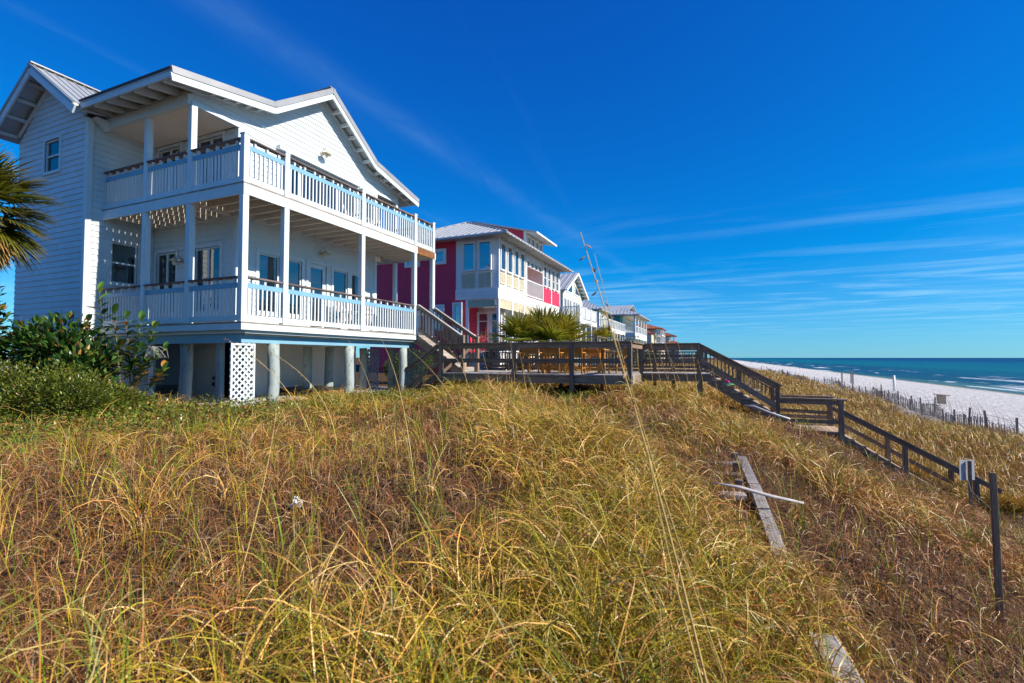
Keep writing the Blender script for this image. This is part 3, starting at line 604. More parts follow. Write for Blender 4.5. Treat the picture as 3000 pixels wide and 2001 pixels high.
# ------------------------------------------------------------------ stairs from the lower deck to the platform
ZP = 6.12
S = thing('house_stairs', 'brown wooden stairs with slatted rails from the lower deck to the platform', 'stairs', (-8.3, 14.0, ZP))
for y in (13.52, 14.53):
    beam('stringer', (-9.22, y, 7.22), (-7.45, y, 6.02), .045, .26, STAIRW, S)
    beam('newel_post', (-7.46, y - .01, ZP), (-7.46, y - .01, 7.33), .11, .11, STAIRW, S, up=(1, 0, 0))
    hr = beam('hand_rail', (-9.16, y, 8.30), (-7.44, y, 7.20), .09, .10, STAIRW, S); beam('hand_rail_top', (-9.16, y, 8.375), (-7.44, y, 7.275), .13, .03, TOPW, hr)
    beam('lower_rail', (-9.16, y, 7.56), (-7.44, y, 6.46), .04, .10, STAIRW, S)
    for i in range(13):
        t = (i + .6) / 13.2; x = -9.16 + 1.72 * t; beam('baluster', (x, y + .03, 7.53 - 1.1 * t), (x, y + .03, 8.29 - 1.1 * t), .04, .04, STAIRW, S, up=(1, 0, 0))
for i in range(6):
    x = -9.2 + .27 * i; z = ZL - .18 * (i + 1); beam('tread', (x + .14, 13.55, z - .02), (x + .14, 14.5, z - .02), .28, .04, TANW, S); beam('riser', (x + .0, 13.56, z + .08), (x + .0, 14.49, z + .08), .02, .17, TOPW, S)
beam('bottom_step', (-7.72, 13.55, 6.205), (-7.72, 14.5, 6.205), .36, .15, TOPW, S)

# ------------------------------------------------------------------ boardwalk: platform, walkway, two flights
B = thing('boardwalk', 'weathered grey wooden boardwalk with railed platform and two flights down to the beach', 'boardwalk', (-4, 15, 5.4))
YN, YFAR = 15.5, 16.85
pf = MB(); pf.box((-8.2, 13.24, 5.86), (-2.14, 13.29, 6.083)); pf.box((-8.2, 16.8, 5.86), (-2.14, 16.85, 6.083)); pf.box((-2.19, 13.291, 5.84), (-2.14, 15.5, 6.083))
P_ = pf.build('platform_frame', GREYW, B)
beam('end_board', (-2.13, 13.6, 5.98), (-2.13, 13.9, 5.98), .03, .24, TOPW, P_)
x = -8.25 + .07
while x < -2.1:
    beam('deck_board', (x, 13.2, ZP - .018), (x, 16.9, ZP - .018), .134, .036, TOPW, P_); x += .1415
x = -2.06
while x < -.12:
    beam('deck_board', (x, YN - .04, ZP - .018), (x, YFAR + .04, ZP - .018), .134, .036, TOPW, P_); x += .1415
for yy in (YN, YFAR - .04): box('walkway_joist', (-2.13, yy, 5.88), (-.12, yy + .04, 6.083), GREYW, B)
def post(x, y, z0, z1, s=.10): return beam('post', (x, y, z0), (x, y, z1), s, s, GREYW, B, up=(1, 0, 0))
def rail_run(p0, p1, mid=True):
    p0 = Vector(p0); p1 = Vector(p1); u = Vector((0, 0, 1))
    beam('top_rail', p0, p1, .15, .038, CAPW if random.random() < .1 else GREYW, B); beam('side_rail', p0 - u * .09, p1 - u * .09, .04, .14, STAIRW, B)
    if mid: beam('mid_rail', p0 - u * .53, p1 - u * .53, .04, .13, GREYW, B)
for x in (-8.1, -5.56, -3.77, -2.14): post(x, 13.22, 5.3, 7.02, .12)
rail_run((-8.2, 13.2, 7.04), (-5.56, 13.2, 7.04)); rail_run((-5.56, 13.2, 7.04), (-2.1, 13.2, 7.04))
rail_run((-2.12, 13.25, 7.03), (-2.12, YN, 7.03), False); post(-2.12, 14.3, 6.45, 7.0, .05); post(-2.16, YN - .03, 5.3, 7.0, .12); post(-1.9, YFAR, 5.3, 7.0)
rail_run((-2.15, YN - .02, 7.03), (-.43, YN - .02, 7.03)); rail_run((-2.1, YFAR, 7.0), (-.43, YFAR, 7.0)); beam('bench_rail', (-2.2, YFAR + .05, 6.66), (-.45, YFAR + .05, 6.66), .04, .1, GREYW, B)
post(-.45, YN - .02, 5.2, 7.01, .125); post(-.45, YFAR, 5.2, 6.98, .11); post(-1.3, YFAR, 5.2, 6.98)
for x in (-8.1, -6.5, -5.2, -3.7, -2.3): post(x, 16.85, 5.3, 7.0)
rail_run((-8.2, 16.85, 7.02), (-2.15, 16.85, 7.02), False); beam('lower_rail', (-8.2, 16.82, 6.28), (-5.3, 16.82, 6.28), .04, .10, STAIRW, B)
for i in range(20): x = -8.1 + i * .14; beam('picket', (x, 16.79, 6.26), (x, 16.79, 6.93), .045, .03, STAIRW, B, up=(1, 0, 0))
# flight one, landing, flight two
def flight(x0, z0, n, name='flight'):
    for y in (YN, YFAR):
        beam('stringer', (x0 - .05, y, z0 - .18), (x0 + .26 * n, y, z0 - .17 * n - .16), .045, .26, GREYW, B)
    for i in range(n):
        z = z0 - .17 * (i + 1); xa = x0 + .26 * i
        for k in (0, 1): beam('tread', (xa + .065 + k * .135, YN - .06, z - .018), (xa + .065 + k * .135, YFAR + .04, z - .018), .128, .036, TANW, B)
        beam('riser', (xa + .006, YN - .03, z - .11 + .17), (xa + .006, YFAR, z - .11 + .17), .02, .14, GREYW, B)
        box('step_side', (xa + .02, YN - .045, z - .19), (xa + .26, YN - .02, z - .037), GREYW, B)
flight(-.12, ZP, 8)
for y, dz in ((YN - .02, 0), (YFAR, -.02)):
    u = Vector((0, 0, dz)); beam('hand_rail', Vector((-.45, y, 7.03)) + u, Vector((1.74, y, 5.80)) + u, .15, .04, GREYW, B); beam('side_rail', Vector((-.45, y, 6.94)) + u, Vector((1.66, y, 5.75)) + u, .04, .13, STAIRW, B)
    beam('lower_rail', Vector((-.42, y - .03, 6.52)) + u, Vector((1.58, y - .03, 5.22)) + u, .04, .16, GREYW, B)
    post(1.62, y, 4.3, 5.80 + dz, .105)
ZD = 4.58
for i in range(9): xx = 2.0 + i * .142; beam('deck_board', (xx, YN - .05, ZD - .018), (xx, YFAR + .05, ZD - .018), .134, .036, TANW, B)
box('landing_frame', (1.95, YN, ZD - .22), (3.2, YN + .04, ZD - .038), GREYW, B)
for y, z in ((YN - .02, 5.46), (YFAR, 5.44)):
    beam('top_rail', (1.66, y, z), (3.26, y, z), .15, .038, GREYW, B); beam('side_rail', (1.66, y, z - .09), (3.18, y, z - .09), .04, .12, STAIRW, B)
    beam('mid_rail', (1.66, y, z - .62), (3.1, y, z - .62), .04, .10, GREYW, B); post(3.12, y, 3.9, z - .02, .125)
beam('mid_rail', (1.66, YFAR, 5.0), (3.1, YFAR, 4.96), .04, .10, GREYW, B)
flight(3.14, ZD, 9)
for y, dz in ((YN - .02, 0), (YFAR, -.02)):
    beam('hand_rail', (3.15, y, 5.12 + dz), (6.35, y, 3.33 + dz), .11, .09, STAIRW, B); beam('hand_rail_top', (3.15, y, 5.185 + dz), (6.4, y, 3.37 + dz), .14, .03, GREYW, B)
    if y > 16: beam('lower_rail', (3.15, y + .02, 4.80 + dz), (6.2, y + .02, 3.02 + dz), .04, .11, GREYW, B)
    post(4.5, y, 3.2, 4.36 + dz, .105); post(5.9, y, 2.4, 3.55 + dz, .1)
# small flight at the platform's inland end
for y in (13.2, 14.0):
    beam('stringer', (-8.25, y, 5.98), (-9.6, y, 5.15), .05, .2, GREYW, B)
beam('hand_rail', (-8.15, 13.17, 7.03), (-9.78, 13.17, 5.98), .12, .07, GREYW, B); beam('side_rail', (-8.2, 13.17, 6.92), (-9.72, 13.17, 5.92), .04, .11, STAIRW, B); beam('lower_rail', (-8.15, 13.17, 6.44), (-9.55, 13.17, 5.52), .04, .10, GREYW, B); post(-9.72, 13.17, 5.0, 6.0, .1)
for i in range(4): beam('tread', (-8.42 - i * .28, 13.22, 5.95 - i * .17), (-8.42 - i * .28, 13.98, 5.95 - i * .17), .26, .035, GREYW, B)
beam('brace', (-8.05, 13.26, 6.15), (-7.4, 13.9, 6.9), .05, .1, GREYW, B)

# toys on a step
tb = thing('sand_bucket', 'small pink sand bucket with blue spade on a boardwalk step', 'bucket', (.33, 16.0, 5.785))
MB().tube([(.33, 16.0, 5.81), (.33, 16.0, 5.93)], [.06, .085], 14).build('pail', plain('pink_plastic', (.75, .03, .28), .35), tb, True); MB().tube([(.30, 15.93, 5.82), (.28, 15.97, 6.0)], [.012, .014], 8).build('spade', plain('blue_plastic', (.02, .10, .6), .35), tb, True)
tag(MB().tube([(.33, 16.0, 5.785), (.33, 16.0, 5.808)], [.20, .19], 20).build('flying_disc', plain('green_plastic', (.02, .35, .10), .35), None, True), 'green plastic flying disc under the pink bucket', 'toy')

# ------------------------------------------------------------------ teak dining set
T = thing('dining_table', 'long orange teak table on the boardwalk platform', 'table', (-4.15, 14.7, ZP))
for i in range(6): beam('top_slat', (-5.22, 14.34 + i * .145, ZP + .73), (-3.08, 14.34 + i * .145, ZP + .73), .135, .03, TEAK, T)
for xx in (-5.05, -3.25):
    for yy in (14.4, 15.0): beam('leg', (xx, yy, ZP), (xx, yy, ZP + .715), .085, .085, TEAK, T, up=(1, 0, 0))
beam('apron', (-5.05, 14.39, ZP + .66), (-3.25, 14.39, ZP + .66), .03, .09, TEAK, T); beam('apron', (-5.05, 15.01, ZP + .66), (-3.25, 15.01, ZP + .66), .03, .09, TEAK, T); beam('stretcher', (-5.05, 14.7, ZP + .14), (-3.25, 14.7, ZP + .14), .05, .05, TEAK, T)
def teak_chair(loc, rz_, label):
    t = thing('teak_armchair', label, 'chair', loc, 'teak armchairs round the platform table', rz_)
    for x in (-.25, .25):
        mk('leg', bv((x - .022, -.24, 0), (x + .022, -.195, .62)), BF, TEAK, t)
        mk('leg', [(x - .022, .20, 0), (x + .022, .20, 0), (x + .022, .245, 0), (x - .022, .245, 0), (x - .022, .27, .84), (x + .022, .27, .84), (x + .022, .31, .84), (x - .022, .31, .84)], BF, TEAK, t)
        mk('armrest', bv((x - .03, -.26, .62), (x + .03, .26, .645)), BF, TEAK, t); mk('stretcher', bv((x - .012, -.2, .16), (x + .012, .2, .19)), BF, TEAK, t)
    mk('apron', bv((-.23, -.23, .38), (.23, -.205, .43)), BF, TEAK, t); mk('stretcher', bv((-.23, .0, .16), (.23, .025, .19)), BF, TEAK, t)
    for i in range(6): y = -.23 + i * .078; mk('seat_slat', bv((-.225, y, .43), (.225, y + .066, .448)), BF, TEAK, t)
    for i in range(5): z = .52 + i * .066; o = .265 + (z - .5) * .09; mk('back_slat', bv((-.228, o - .008, z), (.228, o + .01, z + .056)), BF, TEAK, t)
    mk('top_slat', bv((-.228, .27, .80), (.228, .30, .845)), BF, TEAK, t)
    return t
base = teak_chair((-5.18, 13.88, ZP), R(180), 'teak armchair on the rail side of the table beside the end chair by the stairs')
def more(loc, rz_, label):
    c = copy_tree(base); c.location = loc; c.rotation_euler = (0, 0, rz_); c['label'] = label; return c
more((-4.5, 13.86, ZP), R(177), 'middle teak armchair on the rail side of the table'); more((-3.86, 13.9, ZP), R(183), 'teak armchair on the rail side of the table beside the seaward end chair')
more((-5.72, 14.35, ZP), R(108), 'teak armchair at the table end towards the house stairs'); more((-2.66, 14.55, ZP), R(-104), 'teak armchair at the seaward end of the table')
for xx, nm in ((-5.0, 'teak armchair beyond the table towards the house stairs'), (-4.3, 'middle teak armchair beyond the table, before the palmettos'), (-3.6, 'teak armchair beyond the table towards the sea')): more((xx, 15.52, ZP), R(4), nm)

# ------------------------------------------------------------------ pink house
PANE = plain('dark_window_pane', (.012, .03, .05), .04, 0, 1.0, 1, .2); PANE.node_tree.nodes['Principled BSDF'].inputs['IOR'].default_value = 2.4
def sw(parent, ax, c, out, a0, a1, z0, z1, vs_=(), hs_=(), trim=None, cas=.08, name='window', fr=.05): return window(parent, ax, c + out * .07, out, a0, a1, z0, z1, vs_, hs_, name, trim or PWHITE, PANE, cas, fr)
K = thing('crimson_house', 'crimson house with white glazed corner room, louvres and grey metal hip roof', 'house', (-15.5, 30, 5.5))
px0, px1, py0, py1 = -20.2, -11.25, 24.45, 36.0
wall(K, 'y', py0, -1, px0, -14.0, 6.0, 13.6, [], PINK, .19, joined=True); box('side_wall', (px0, py0 + .11, 5.4), (-14.0, py1, 13.55), PINK, K); wall(K, 'y', py0, -1, -14.0, -13.32, 6.0, 9.96, [], PINK, .19, joined=True); box('side_wall', (-13.99, py0 + .11, 5.4), (-13.32, 26.0, 9.95), PINK, K)
# glazed corner room and far bay
cr_ = MB(); cr_.box((-13.99, py0 + .02, 9.97), (px1 - .02, 28.8, 13.58)); cr_.box((-13.99, 31.95, 9.97), (px1 - .02, py1, 13.58)); cr_.box((-13.99, 28.801, 9.97), (px1 - .02, 31.949, 10.5)); cr_.box((-13.99, 28.801, 13.0), (px1 - .02, 31.949, 13.58)); room = cr_.build('sun_room', PWHITE, K)
box('bay_wall', (-13.95, 28.81, 10.5), (-12.9, 31.94, 13.0), PINK, K); sw(K, 'x', -12.9, 1, 29.1, 29.7, 11.2, 12.7)
for i, z in enumerate((9.97, 10.17, 10.37)):
    beam('band_board', (px1 + .0, py0 - .02, z + .1), (px1 + .0, py1, z + .1), .05, .19, PWHITE, K); beam('band_board', (-14.0, py0 - .0, z + .1), (px1 - .03, py0 - .0, z + .1), .05, .19, PWHITE, K)
for a0, a1 in ((-13.47, -12.74), (-12.44, -11.7)): sw(K, 'y', py0, -1, a0, a1, 11.66, 13.27, name='picture_window', cas=.06)
def louvre(ax, c, out, a0, a1, z0, z1, mat=CREAM, n=9):
    pt = plane_pt(ax, c, out); mb = MB(); slab(mb, pt, a0, a0 + .05, z0, z1, 0, .06); slab(mb, pt, a1 - .05, a1, z0, z1, 0, .06); slab(mb, pt, a0 + .05, a1 - .05, z0, z0 + .05, 0, .06); slab(mb, pt, a0 + .05, a1 - .05, z1 - .05, z1, 0, .06); am = (a0 + a1) / 2; slab(mb, pt, am - .02, am + .02, z0 + .05, z1 - .05, 0, .058)
    l = mb.build('louvre_panel', mat, K); back = MB(); slab(back, pt, a0 + .05, a1 - .05, z0 + .05, z1 - .05, -.01, .004); back.build('louvre_back', DARK, l); m2 = MB()
    for i in range(n):
        z = z0 + .06 + (z1 - z0 - .12) * (i + .5) / n; h = (z1 - z0 - .12) / n * .42
        m2.add([pt(a0 + .05, z - h, .045), pt(a1 - .05, z - h, .045), pt(a1 - .05, z + h, .012), pt(a0 + .05, z + h, .012), pt(a0 + .05, z - h + .012, .05), pt(a1 - .05, z - h + .012, .05), pt(a1 - .05, z + h + .012, .017), pt(a0 + .05, z + h + .012, .017)], BF)
    tag(m2.build('louvre_blades', mat, l), kind='stuff')
for a0, a1 in ((-13.6, -12.68), (-12.5, -11.66)): louvre('y', py0 + .02, -1, a0, a1, 10.63, 11.5, CREAM, 14)
for a0, a1 in ((24.72, 25.42), (25.72, 26.4), (26.76, 27.4), (27.7, 28.38)): sw(K, 'x', px1 - .02, 1, a0, a1, 11.67, 13.2, name='tall_window', cas=.06, fr=.04); louvre('x', px1 - .02, 1, a0, a1, 10.85, 11.5, CREAM, 10)
for a0, a1 in ((32.12, 32.74), (33.06, 33.62), (34.08, 34.64), (34.96, 35.54)): sw(K, 'x', px1 - .02, 1, a0, a1, 11.75, 13.15, hs_=(12.35,), cas=.06, fr=.04)
for a0, a1 in ((32.05, 33.8), (33.98, 35.85)):
    for i in range(6): beam('pink_board', (px1 + .0, a0, 10.67 + i * .175), (px1 + .0, a1, 10.67 + i * .175), .05, .168, PINK, K)
for yy in (24.5, 28.78, 31.98, 33.9, 35.95): beam('pilaster', (px1 + .02, yy, 10.55), (px1 + .02, yy, 13.5), .12, .09, PWHITE, K, up=(1, 0, 0))
br = beam('balcony_rail', (px1, 28.85, 11.68), (px1, 31.9, 11.68), .08, .06, PWHITE, K); beam('bottom_rail', (px1, 28.85, 10.68), (px1, 31.9, 10.68), .06, .06, PWHITE, br)
for i in range(22): yy = 28.95 + i * .138; beam('baluster', (px1, yy, 10.7), (px1, yy, 11.66), .03, .03, PWHITE, br, up=(1, 0, 0))
for i in range(4): a0 = 28.9 + i * .76; sw(K, 'x', px1 - .1, 1, a0 + .06, a0 + .7, 12.62, 12.98, cas=.03, fr=.03, name='transom')
# ground storey porch
for yy in (24.52, 26.45, 28.4, 30.2, 31.95, 33.72, 35.85): beam('porch_post', (px1 - .02, yy, 5.6), (px1 - .02, yy, 9.96), .15, .15, PWHITE, K, up=(1, 0, 0))
yy = (24.62, 26.37, 28.32, 30.12, 31.87, 33.64, 35.8)
for a0, a1 in zip(yy[:-1], yy[1:]): louvre('x', px1 - .05, 1, a0 + .05, a1 + .0, 9.45, 9.94, CREAM, 7)
louvre('y', py0 + .05, -1, -13.2, -11.45, 9.5, 9.94, CREAM, 7); beam('porch_post', (-13.24, py0 + .05, 5.6), (-13.24, py0 + .05, 9.96), .15, .15, PWHITE, K, up=(1, 0, 0))
box('porch_wall', (-14.0, 26.0, 5.6), (-12.9, 35.9, 9.9), PWHITE, K); box('porch_side_wall', (-12.899, 25.92, 6.9), (-11.5, 26.0, 9.6), PWHITE, K); box('porch_floor', (-13.3, 24.5, 5.6), (-11.2, 36, 6.9), PWHITE, K)
for a0, a1 in ((26.3, 27.2), (27.5, 28.4), (29.0, 29.9), (30.3, 31.2), (32, 33), (33.5, 34.5)): sw(K, 'x', -12.9, 1, a0, a1, 7.1, 9.2, vs_=((a0 + a1) / 2,), hs_=(8.7,))
for a0, a1 in ((-13.2, -12.55), (-12.35, -11.75)): sw(K, 'y', 25.9, -1, a0, a1, 7.0, 9.3, hs_=(8.8,))
for a0, a1, z0, z1 in ((-15.35, -14.75, 12.28, 12.95), (-14.02, -13.64, 8.0, 9.7), (-15.45, -14.85, 8.3, 9.62), (-17.3, -16.5, 8.3, 9.6), (-17.4, -16.6, 12.25, 12.95)): sw(K, 'y', py0 - .02, -1, a0, a1, z0, z1, hs_=(z1 - .5,) if z1 - z0 > 1.4 else (), cas=.13)
# roof
ex0, ex1, ey0, ey1, ez = -20.9, -10.35, 23.6, 36.9, 13.52; rx = -15.62; rzz = 15.92
rv = [(ex0, ey0, ez), (ex1, ey0, ez), (ex1, ey1, ez), (ex0, ey1, ez), (rx, ey0 + 5.27, rzz), (rx, ey1 - 5.27, rzz)]
kr = mk('roof', rv + [(v[0], v[1], v[2] - .05) for v in rv[:4]], [(0, 1, 4), (1, 2, 5, 4), (2, 3, 5), (3, 0, 4, 5), (6, 9, 8, 7), (0, 6, 7, 1), (1, 7, 8, 2), (2, 8, 9, 3), (3, 9, 6, 0)], METAL, K)
sl = (rzz - ez) / 5.27
for i in range(25):
    xx = ex1 - .15 - i * .42; dd = min(ex1 - xx, xx - ex0)
    if dd > .1: beam('roof_seam', (xx, ey0, ez + .02), (xx, ey0 + dd, ez + .02 + dd * sl), .035, .04, METAL, kr)
for i in range(31):
    yy = ey0 + .2 + i * .42; dd = min(yy - ey0, ey1 - yy, 5.27)
    beam('roof_seam', (ex1, yy, ez + .02), (ex1 - dd, yy, ez + .02 + dd * sl), .035, .04, METAL, kr)
beam('hip_cap', (ex1, ey0, ez + .03), (rx, ey0 + 5.27, rzz + .03), .12, .05, METALD, kr); beam('hip_cap', (ex0, ey0, ez + .03), (rx, ey0 + 5.27, rzz + .03), .12, .05, METALD, kr); beam('ridge_cap', (rx, ey0 + 5.27, rzz + .03), (rx, ey1 - 5.27, rzz + .03), .12, .05, METALD, kr)
for p0, p1 in (((ex0, ey0, ez - .08), (ex1, ey0, ez - .08)), ((ex1, ey0, ez - .08), (ex1, ey1, ez - .08))): beam('gutter', p0, p1, .09, .10, METALD, kr)
for i in range(26): yy = ey0 + .4 + i * .5; beam('rafter', (ex1 + .05, yy, ez - .11), (px1, yy, ez - .06), .05, .08, PWHITE, kr)
dv = [(-15.9, 30.0, 16.38), (-10.95, 30.0, 15.13), (-10.95, 34.4, 15.13), (-15.9, 34.4, 16.38)]
dm = mk('dormer_roof', dv + [(a, b_, c_ - .09) for a, b_, c_ in dv], [(0, 1, 2, 3), (7, 6, 5, 4), (0, 4, 5, 1), (1, 5, 6, 2), (2, 6, 7, 3), (3, 7, 4, 0)], METAL, K)
for i in range(9): yy = 30.3 + i * .48; beam('rafter', (-11.0, yy, 15.0), (-12.0, yy, 15.26), .05, .08, PWHITE, dm)
beam('fascia', (-10.95, 29.98, 15.06), (-10.95, 34.42, 15.06), .05, .12, PWHITE, dm)
for yy in (30.4, 34.0): mk('dormer_side', [(-12.0, yy, 13.6), (-12.0, yy, 15.28), (-15.8, yy, 16.25), (-15.8, yy, 13.6), (-12.0, yy + .08, 13.6), (-12.0, yy + .08, 15.28), (-15.8, yy + .08, 16.25), (-15.8, yy + .08, 13.6)], [(0, 1, 2, 3), (7, 6, 5, 4), (0, 4, 5, 1), (1, 5, 6, 2), (2, 6, 7, 3), (3, 7, 4, 0)], PINK, K)
box('dormer_wall', (-12.08, 30.4, 13.6), (-11.95, 34.08, 15.24), PWHITE, K)
for i in range(4): a0 = 30.7 + i * .82; sw(K, 'x', -11.98, 1, a0, a0 + .62, 14.45, 15.05, vs_=(a0 + .31,), cas=.05, fr=.03, name='clerestory_window')
beam('corner_board', (-11.96, 30.42, 13.6), (-11.96, 30.42, 15.25), .16, .16, PWHITE, K, up=(1, 0, 0))

# ------------------------------------------------------------------ houses farther along
def ridge_roof(parent, y0, y1, ze, zr, x0, x1, mat=METAL, seams=.5, name='roof', th=.1):
    ym = (y0 + y1) / 2; mb = MB()
    for ya, yb, za, zb in ((y0, ym, ze, zr), (ym, y1, zr, ze)): mb.add([(x0, ya, za - th), (x1, ya, za - th), (x1, yb, zb - th), (x0, yb, zb - th), (x0, ya, za), (x1, ya, za), (x1, yb, zb), (x0, yb, zb)], BF)
    r = mb.build(name, mat, parent); x = x1 - .2
    while x > x0 and seams:
        beam('roof_seam', (x, y0, ze + .03), (x, ym, zr + .03), .05, .06, mat, r); x -= seams
    return r
def hip_roof(parent, x0, x1, y0, y1, ze, zr, mat, seams=0, name='roof', ov=None):
    wd = min(x1 - x0, y1 - y0) / 2
    if x1 - x0 > y1 - y0: a, b2 = (x0 + wd, (y0 + y1) / 2, zr), (x1 - wd, (y0 + y1) / 2, zr); F = [(0, 1, 5, 4), (1, 2, 5), (2, 3, 4, 5), (3, 0, 4)]
    else: a, b2 = ((x0 + x1) / 2, y0 + wd, zr), ((x0 + x1) / 2, y1 - wd, zr); F = [(0, 1, 4), (1, 2, 5, 4), (2, 3, 5), (3, 0, 4, 5)]
    V = [(x0, y0, ze), (x1, y0, ze), (x1, y1, ze), (x0, y1, ze), a, b2] + [(x0, y0, ze - .15), (x1, y0, ze - .15), (x1, y1, ze - .15), (x0, y1, ze - .15)]
    r = mk(name, V, F + [(6, 9, 8, 7), (0, 6, 7, 1), (1, 7, 8, 2), (2, 8, 9, 3), (3, 9, 6, 0)], mat, parent)
    if seams:
        s = (zr - ze) / wd; x = x1 - seams * .5
        while x > x0 + .3:
            d_ = min(x1 - x, x - x0, wd); beam('roof_seam', (x, y0, ze + .03), (x, y0 + d_, ze + .03 + s * d_), seams * .12, .06, mat, r); x -= seams
        y = y0 + seams * .5
        while y < y1 - .3:
            d_ = min(y1 - y, y - y0, wd); beam('roof_seam', (x1, y, ze + .03), (x1 - d_, y, ze + .03 + s * d_), seams * .12, .06, mat, r); y += seams
    return r
MINT = paint('pale_mint_siding', (.70, .78, .72)); DKB = paint('deck_white', (.78, .80, .80)); YEL = paint('butter_yellow_siding', (.80, .72, .38)); TEAL = paint('teal_siding', (.05, .34, .36)); SEAF = paint('seafoam_siding', (.45, .66, .58)); STUC = paint('cream_stucco', (.70, .60, .44))
OPAL = plain('opal_glass_panel', (.66, .66, .62), .15, 0, .6, 1.5, .2); TILE = wood('terracotta_tiles', (.20, .06, .03), (.34, .12, .06), (.48, .22, .13))
G2 = thing('gabled_house', 'pale mint house with steep metal gable, triangular windows and glass railed deck', 'house', (-16, 45, 5.6))
wx = -12.7
wall(G2, 'x', wx, 1, 41.7, 48.6, 6.0, 12.7, [], MINT, .2, joined=True)
wall(G2, 'x', wx, 1, 41.7, 48.6, 12.7, 14.5, [], MINT, .2, joined=True, ext=lambda z: (41.7 + (z - 12.7) * 1.88, 48.6 - (z - 12.7) * 1.84), name='gable_wall')
box('body', (-22, 41.72, 5.5), (wx - .11, 48.58, 12.7), MINT, G2); ridge_roof(G2, 41.1, 49.1, 12.72, 14.85, -22, -12.15)
for (ya, za), (yb, zb) in (((41.1, 12.66), (45.1, 14.78)), ((49.1, 12.66), (45.1, 14.78))): beam('barge_board', (-12.13, ya, za - .03), (-12.13, yb, zb - .03), .05, .22, PWHITE, G2)
for i in range(7): t = (i + .5) / 7; beam('lookout', (-12.15, 45.1 + 4 * t, 14.62 - 2.12 * t), (wx, 45.1 + 4 * t, 14.62 - 2.12 * t), .08, .12, PWHITE, G2)
for sg in (-1, 1):
    yb = 45.1 + sg * .45; yo = 45.1 + sg * 2.3
    fr_ = mk('triangular_window', [(wx + .03, yb, 12.75), (wx + .03, yo + sg * .25, 12.75), (wx + .03, yb, 13.95), (wx + .08, yb, 12.75), (wx + .08, yo + sg * .25, 12.75), (wx + .08, yb, 13.95)], [(0, 1, 2), (5, 4, 3), (0, 3, 4, 1), (1, 4, 5, 2), (2, 5, 3, 0)], PWHITE, G2)
    mk('pane', [(wx + .075, yb + sg * .12, 12.86), (wx + .075, yo - sg * .05, 12.86), (wx + .075, yb + sg * .12, 13.72), (wx + .09, yb + sg * .12, 12.86), (wx + .09, yo - sg * .05, 12.86), (wx + .09, yb + sg * .12, 13.72)], [(0, 1, 2), (5, 4, 3), (0, 3, 4, 1), (1, 4, 5, 2), (2, 5, 3, 0)], PANE, fr_)
for a0 in (42.0, 42.85, 43.7, 44.9, 45.8, 46.7): sw(G2, 'x', wx, 1, a0, a0 + .55, 10.0, 12.05)
box('deck', (wx, 38.95, 9.52), (-10.39, 45.25, 9.9), DKB, G2); box('deck_soffit', (wx, 39.0, 9.47), (-10.45, 45.2, 9.515), CEIL, G2)
for yy in (39.02, 41.05, 43.1, 45.15): beam('deck_post', (-10.47, yy, 5.6), (-10.47, yy, 9.5), .16, .16, DKB, G2, up=(1, 0, 0)); beam('rail_post', (-10.45, yy, 9.9), (-10.45, yy, 11.02), .12, .12, DKB, G2, up=(1, 0, 0))
for ya, yb in ((39.12, 40.95), (41.15, 43.0), (43.2, 45.05)): box('glass_panel', (-10.47, ya, 9.98), (-10.44, yb, 10.88), OPAL, G2); beam('top_rail', (-10.45, ya - .04, 10.93), (-10.45, yb + .04, 10.93), .09, .05, DKB, G2)
rl = beam('railing', (wx, 39.0, 10.93), (-10.5, 39.0, 10.93), .08, .06, DKB, G2); beam('bottom_rail', (wx, 39.0, 10.0), (-10.5, 39.0, 10.0), .06, .06, DKB, rl)
for i in range(16): xx = wx + .08 + i * .135; beam('baluster', (xx, 39.0, 10.0), (xx, 39.0, 10.92), .04, .04, DKB, rl, up=(1, 0, 0))
for a0 in (42.2, 44.0, 46.0): sw(G2, 'x', wx, 1, a0, a0 + 1.2, 7.2, 8.7, vs_=(a0 + .6,))

G3 = thing('yellow_house', 'butter yellow house with grey metal hip roof and white deck rails', 'house', (-17, 60, 5.6))
box('wall', (-21, 57.4, 5.6), (-13, 62.7, 12.45), YEL, G3); hip_roof(G3, -21.6, -12.4, 56.8, 63.3, 12.5, 14.1, METAL, .45)
beam('corner_board', (-12.98, 57.42, 8), (-12.98, 57.42, 12.4), .3, .3, PWHITE, G3, up=(1, 0, 0))
for a0 in (57.9, 59.2, 60.6, 61.7): sw(G3, 'x', -13, 1, a0, a0 + .6, 10.4, 12.0)
for i in range(8): yy = 57.6 + i * .68; beam('rafter', (-12.45, yy, 12.35), (-13, yy, 12.35), .08, .14, YEL, G3)
box('deck', (-13, 57.0, 9.7), (-11.6, 68, 10.2), DKB, G3)
for yy in np.arange(57.05, 68.1, 1.8): beam('rail_post', (-11.66, yy, 10.2), (-11.66, yy, 11.3), .13, .13, DKB, G3, up=(1, 0, 0)); beam('deck_post', (-11.7, yy, 5.6), (-11.7, yy, 9.7), .16, .16, DKB, G3, up=(1, 0, 0))
beam('top_rail', (-11.66, 57, 11.2), (-11.66, 68, 11.2), .1, .06, DKB, G3); beam('top_rail', (-13, 57.04, 11.2), (-11.66, 57.04, 11.2), .1, .06, DKB, G3)
bm = MB()
for yy in np.arange(57.2, 68, .2): bm.bar((-11.66, yy, 10.25), (-11.66, yy, 11.18), .04, .04, (1, 0, 0))
for xx in np.arange(-12.9, -11.7, .2): bm.bar((xx, 57.04, 10.25), (xx, 57.04, 11.18), .04, .04, (1, 0, 0))
tag(bm.build('balusters', DKB, G3), kind='stuff')

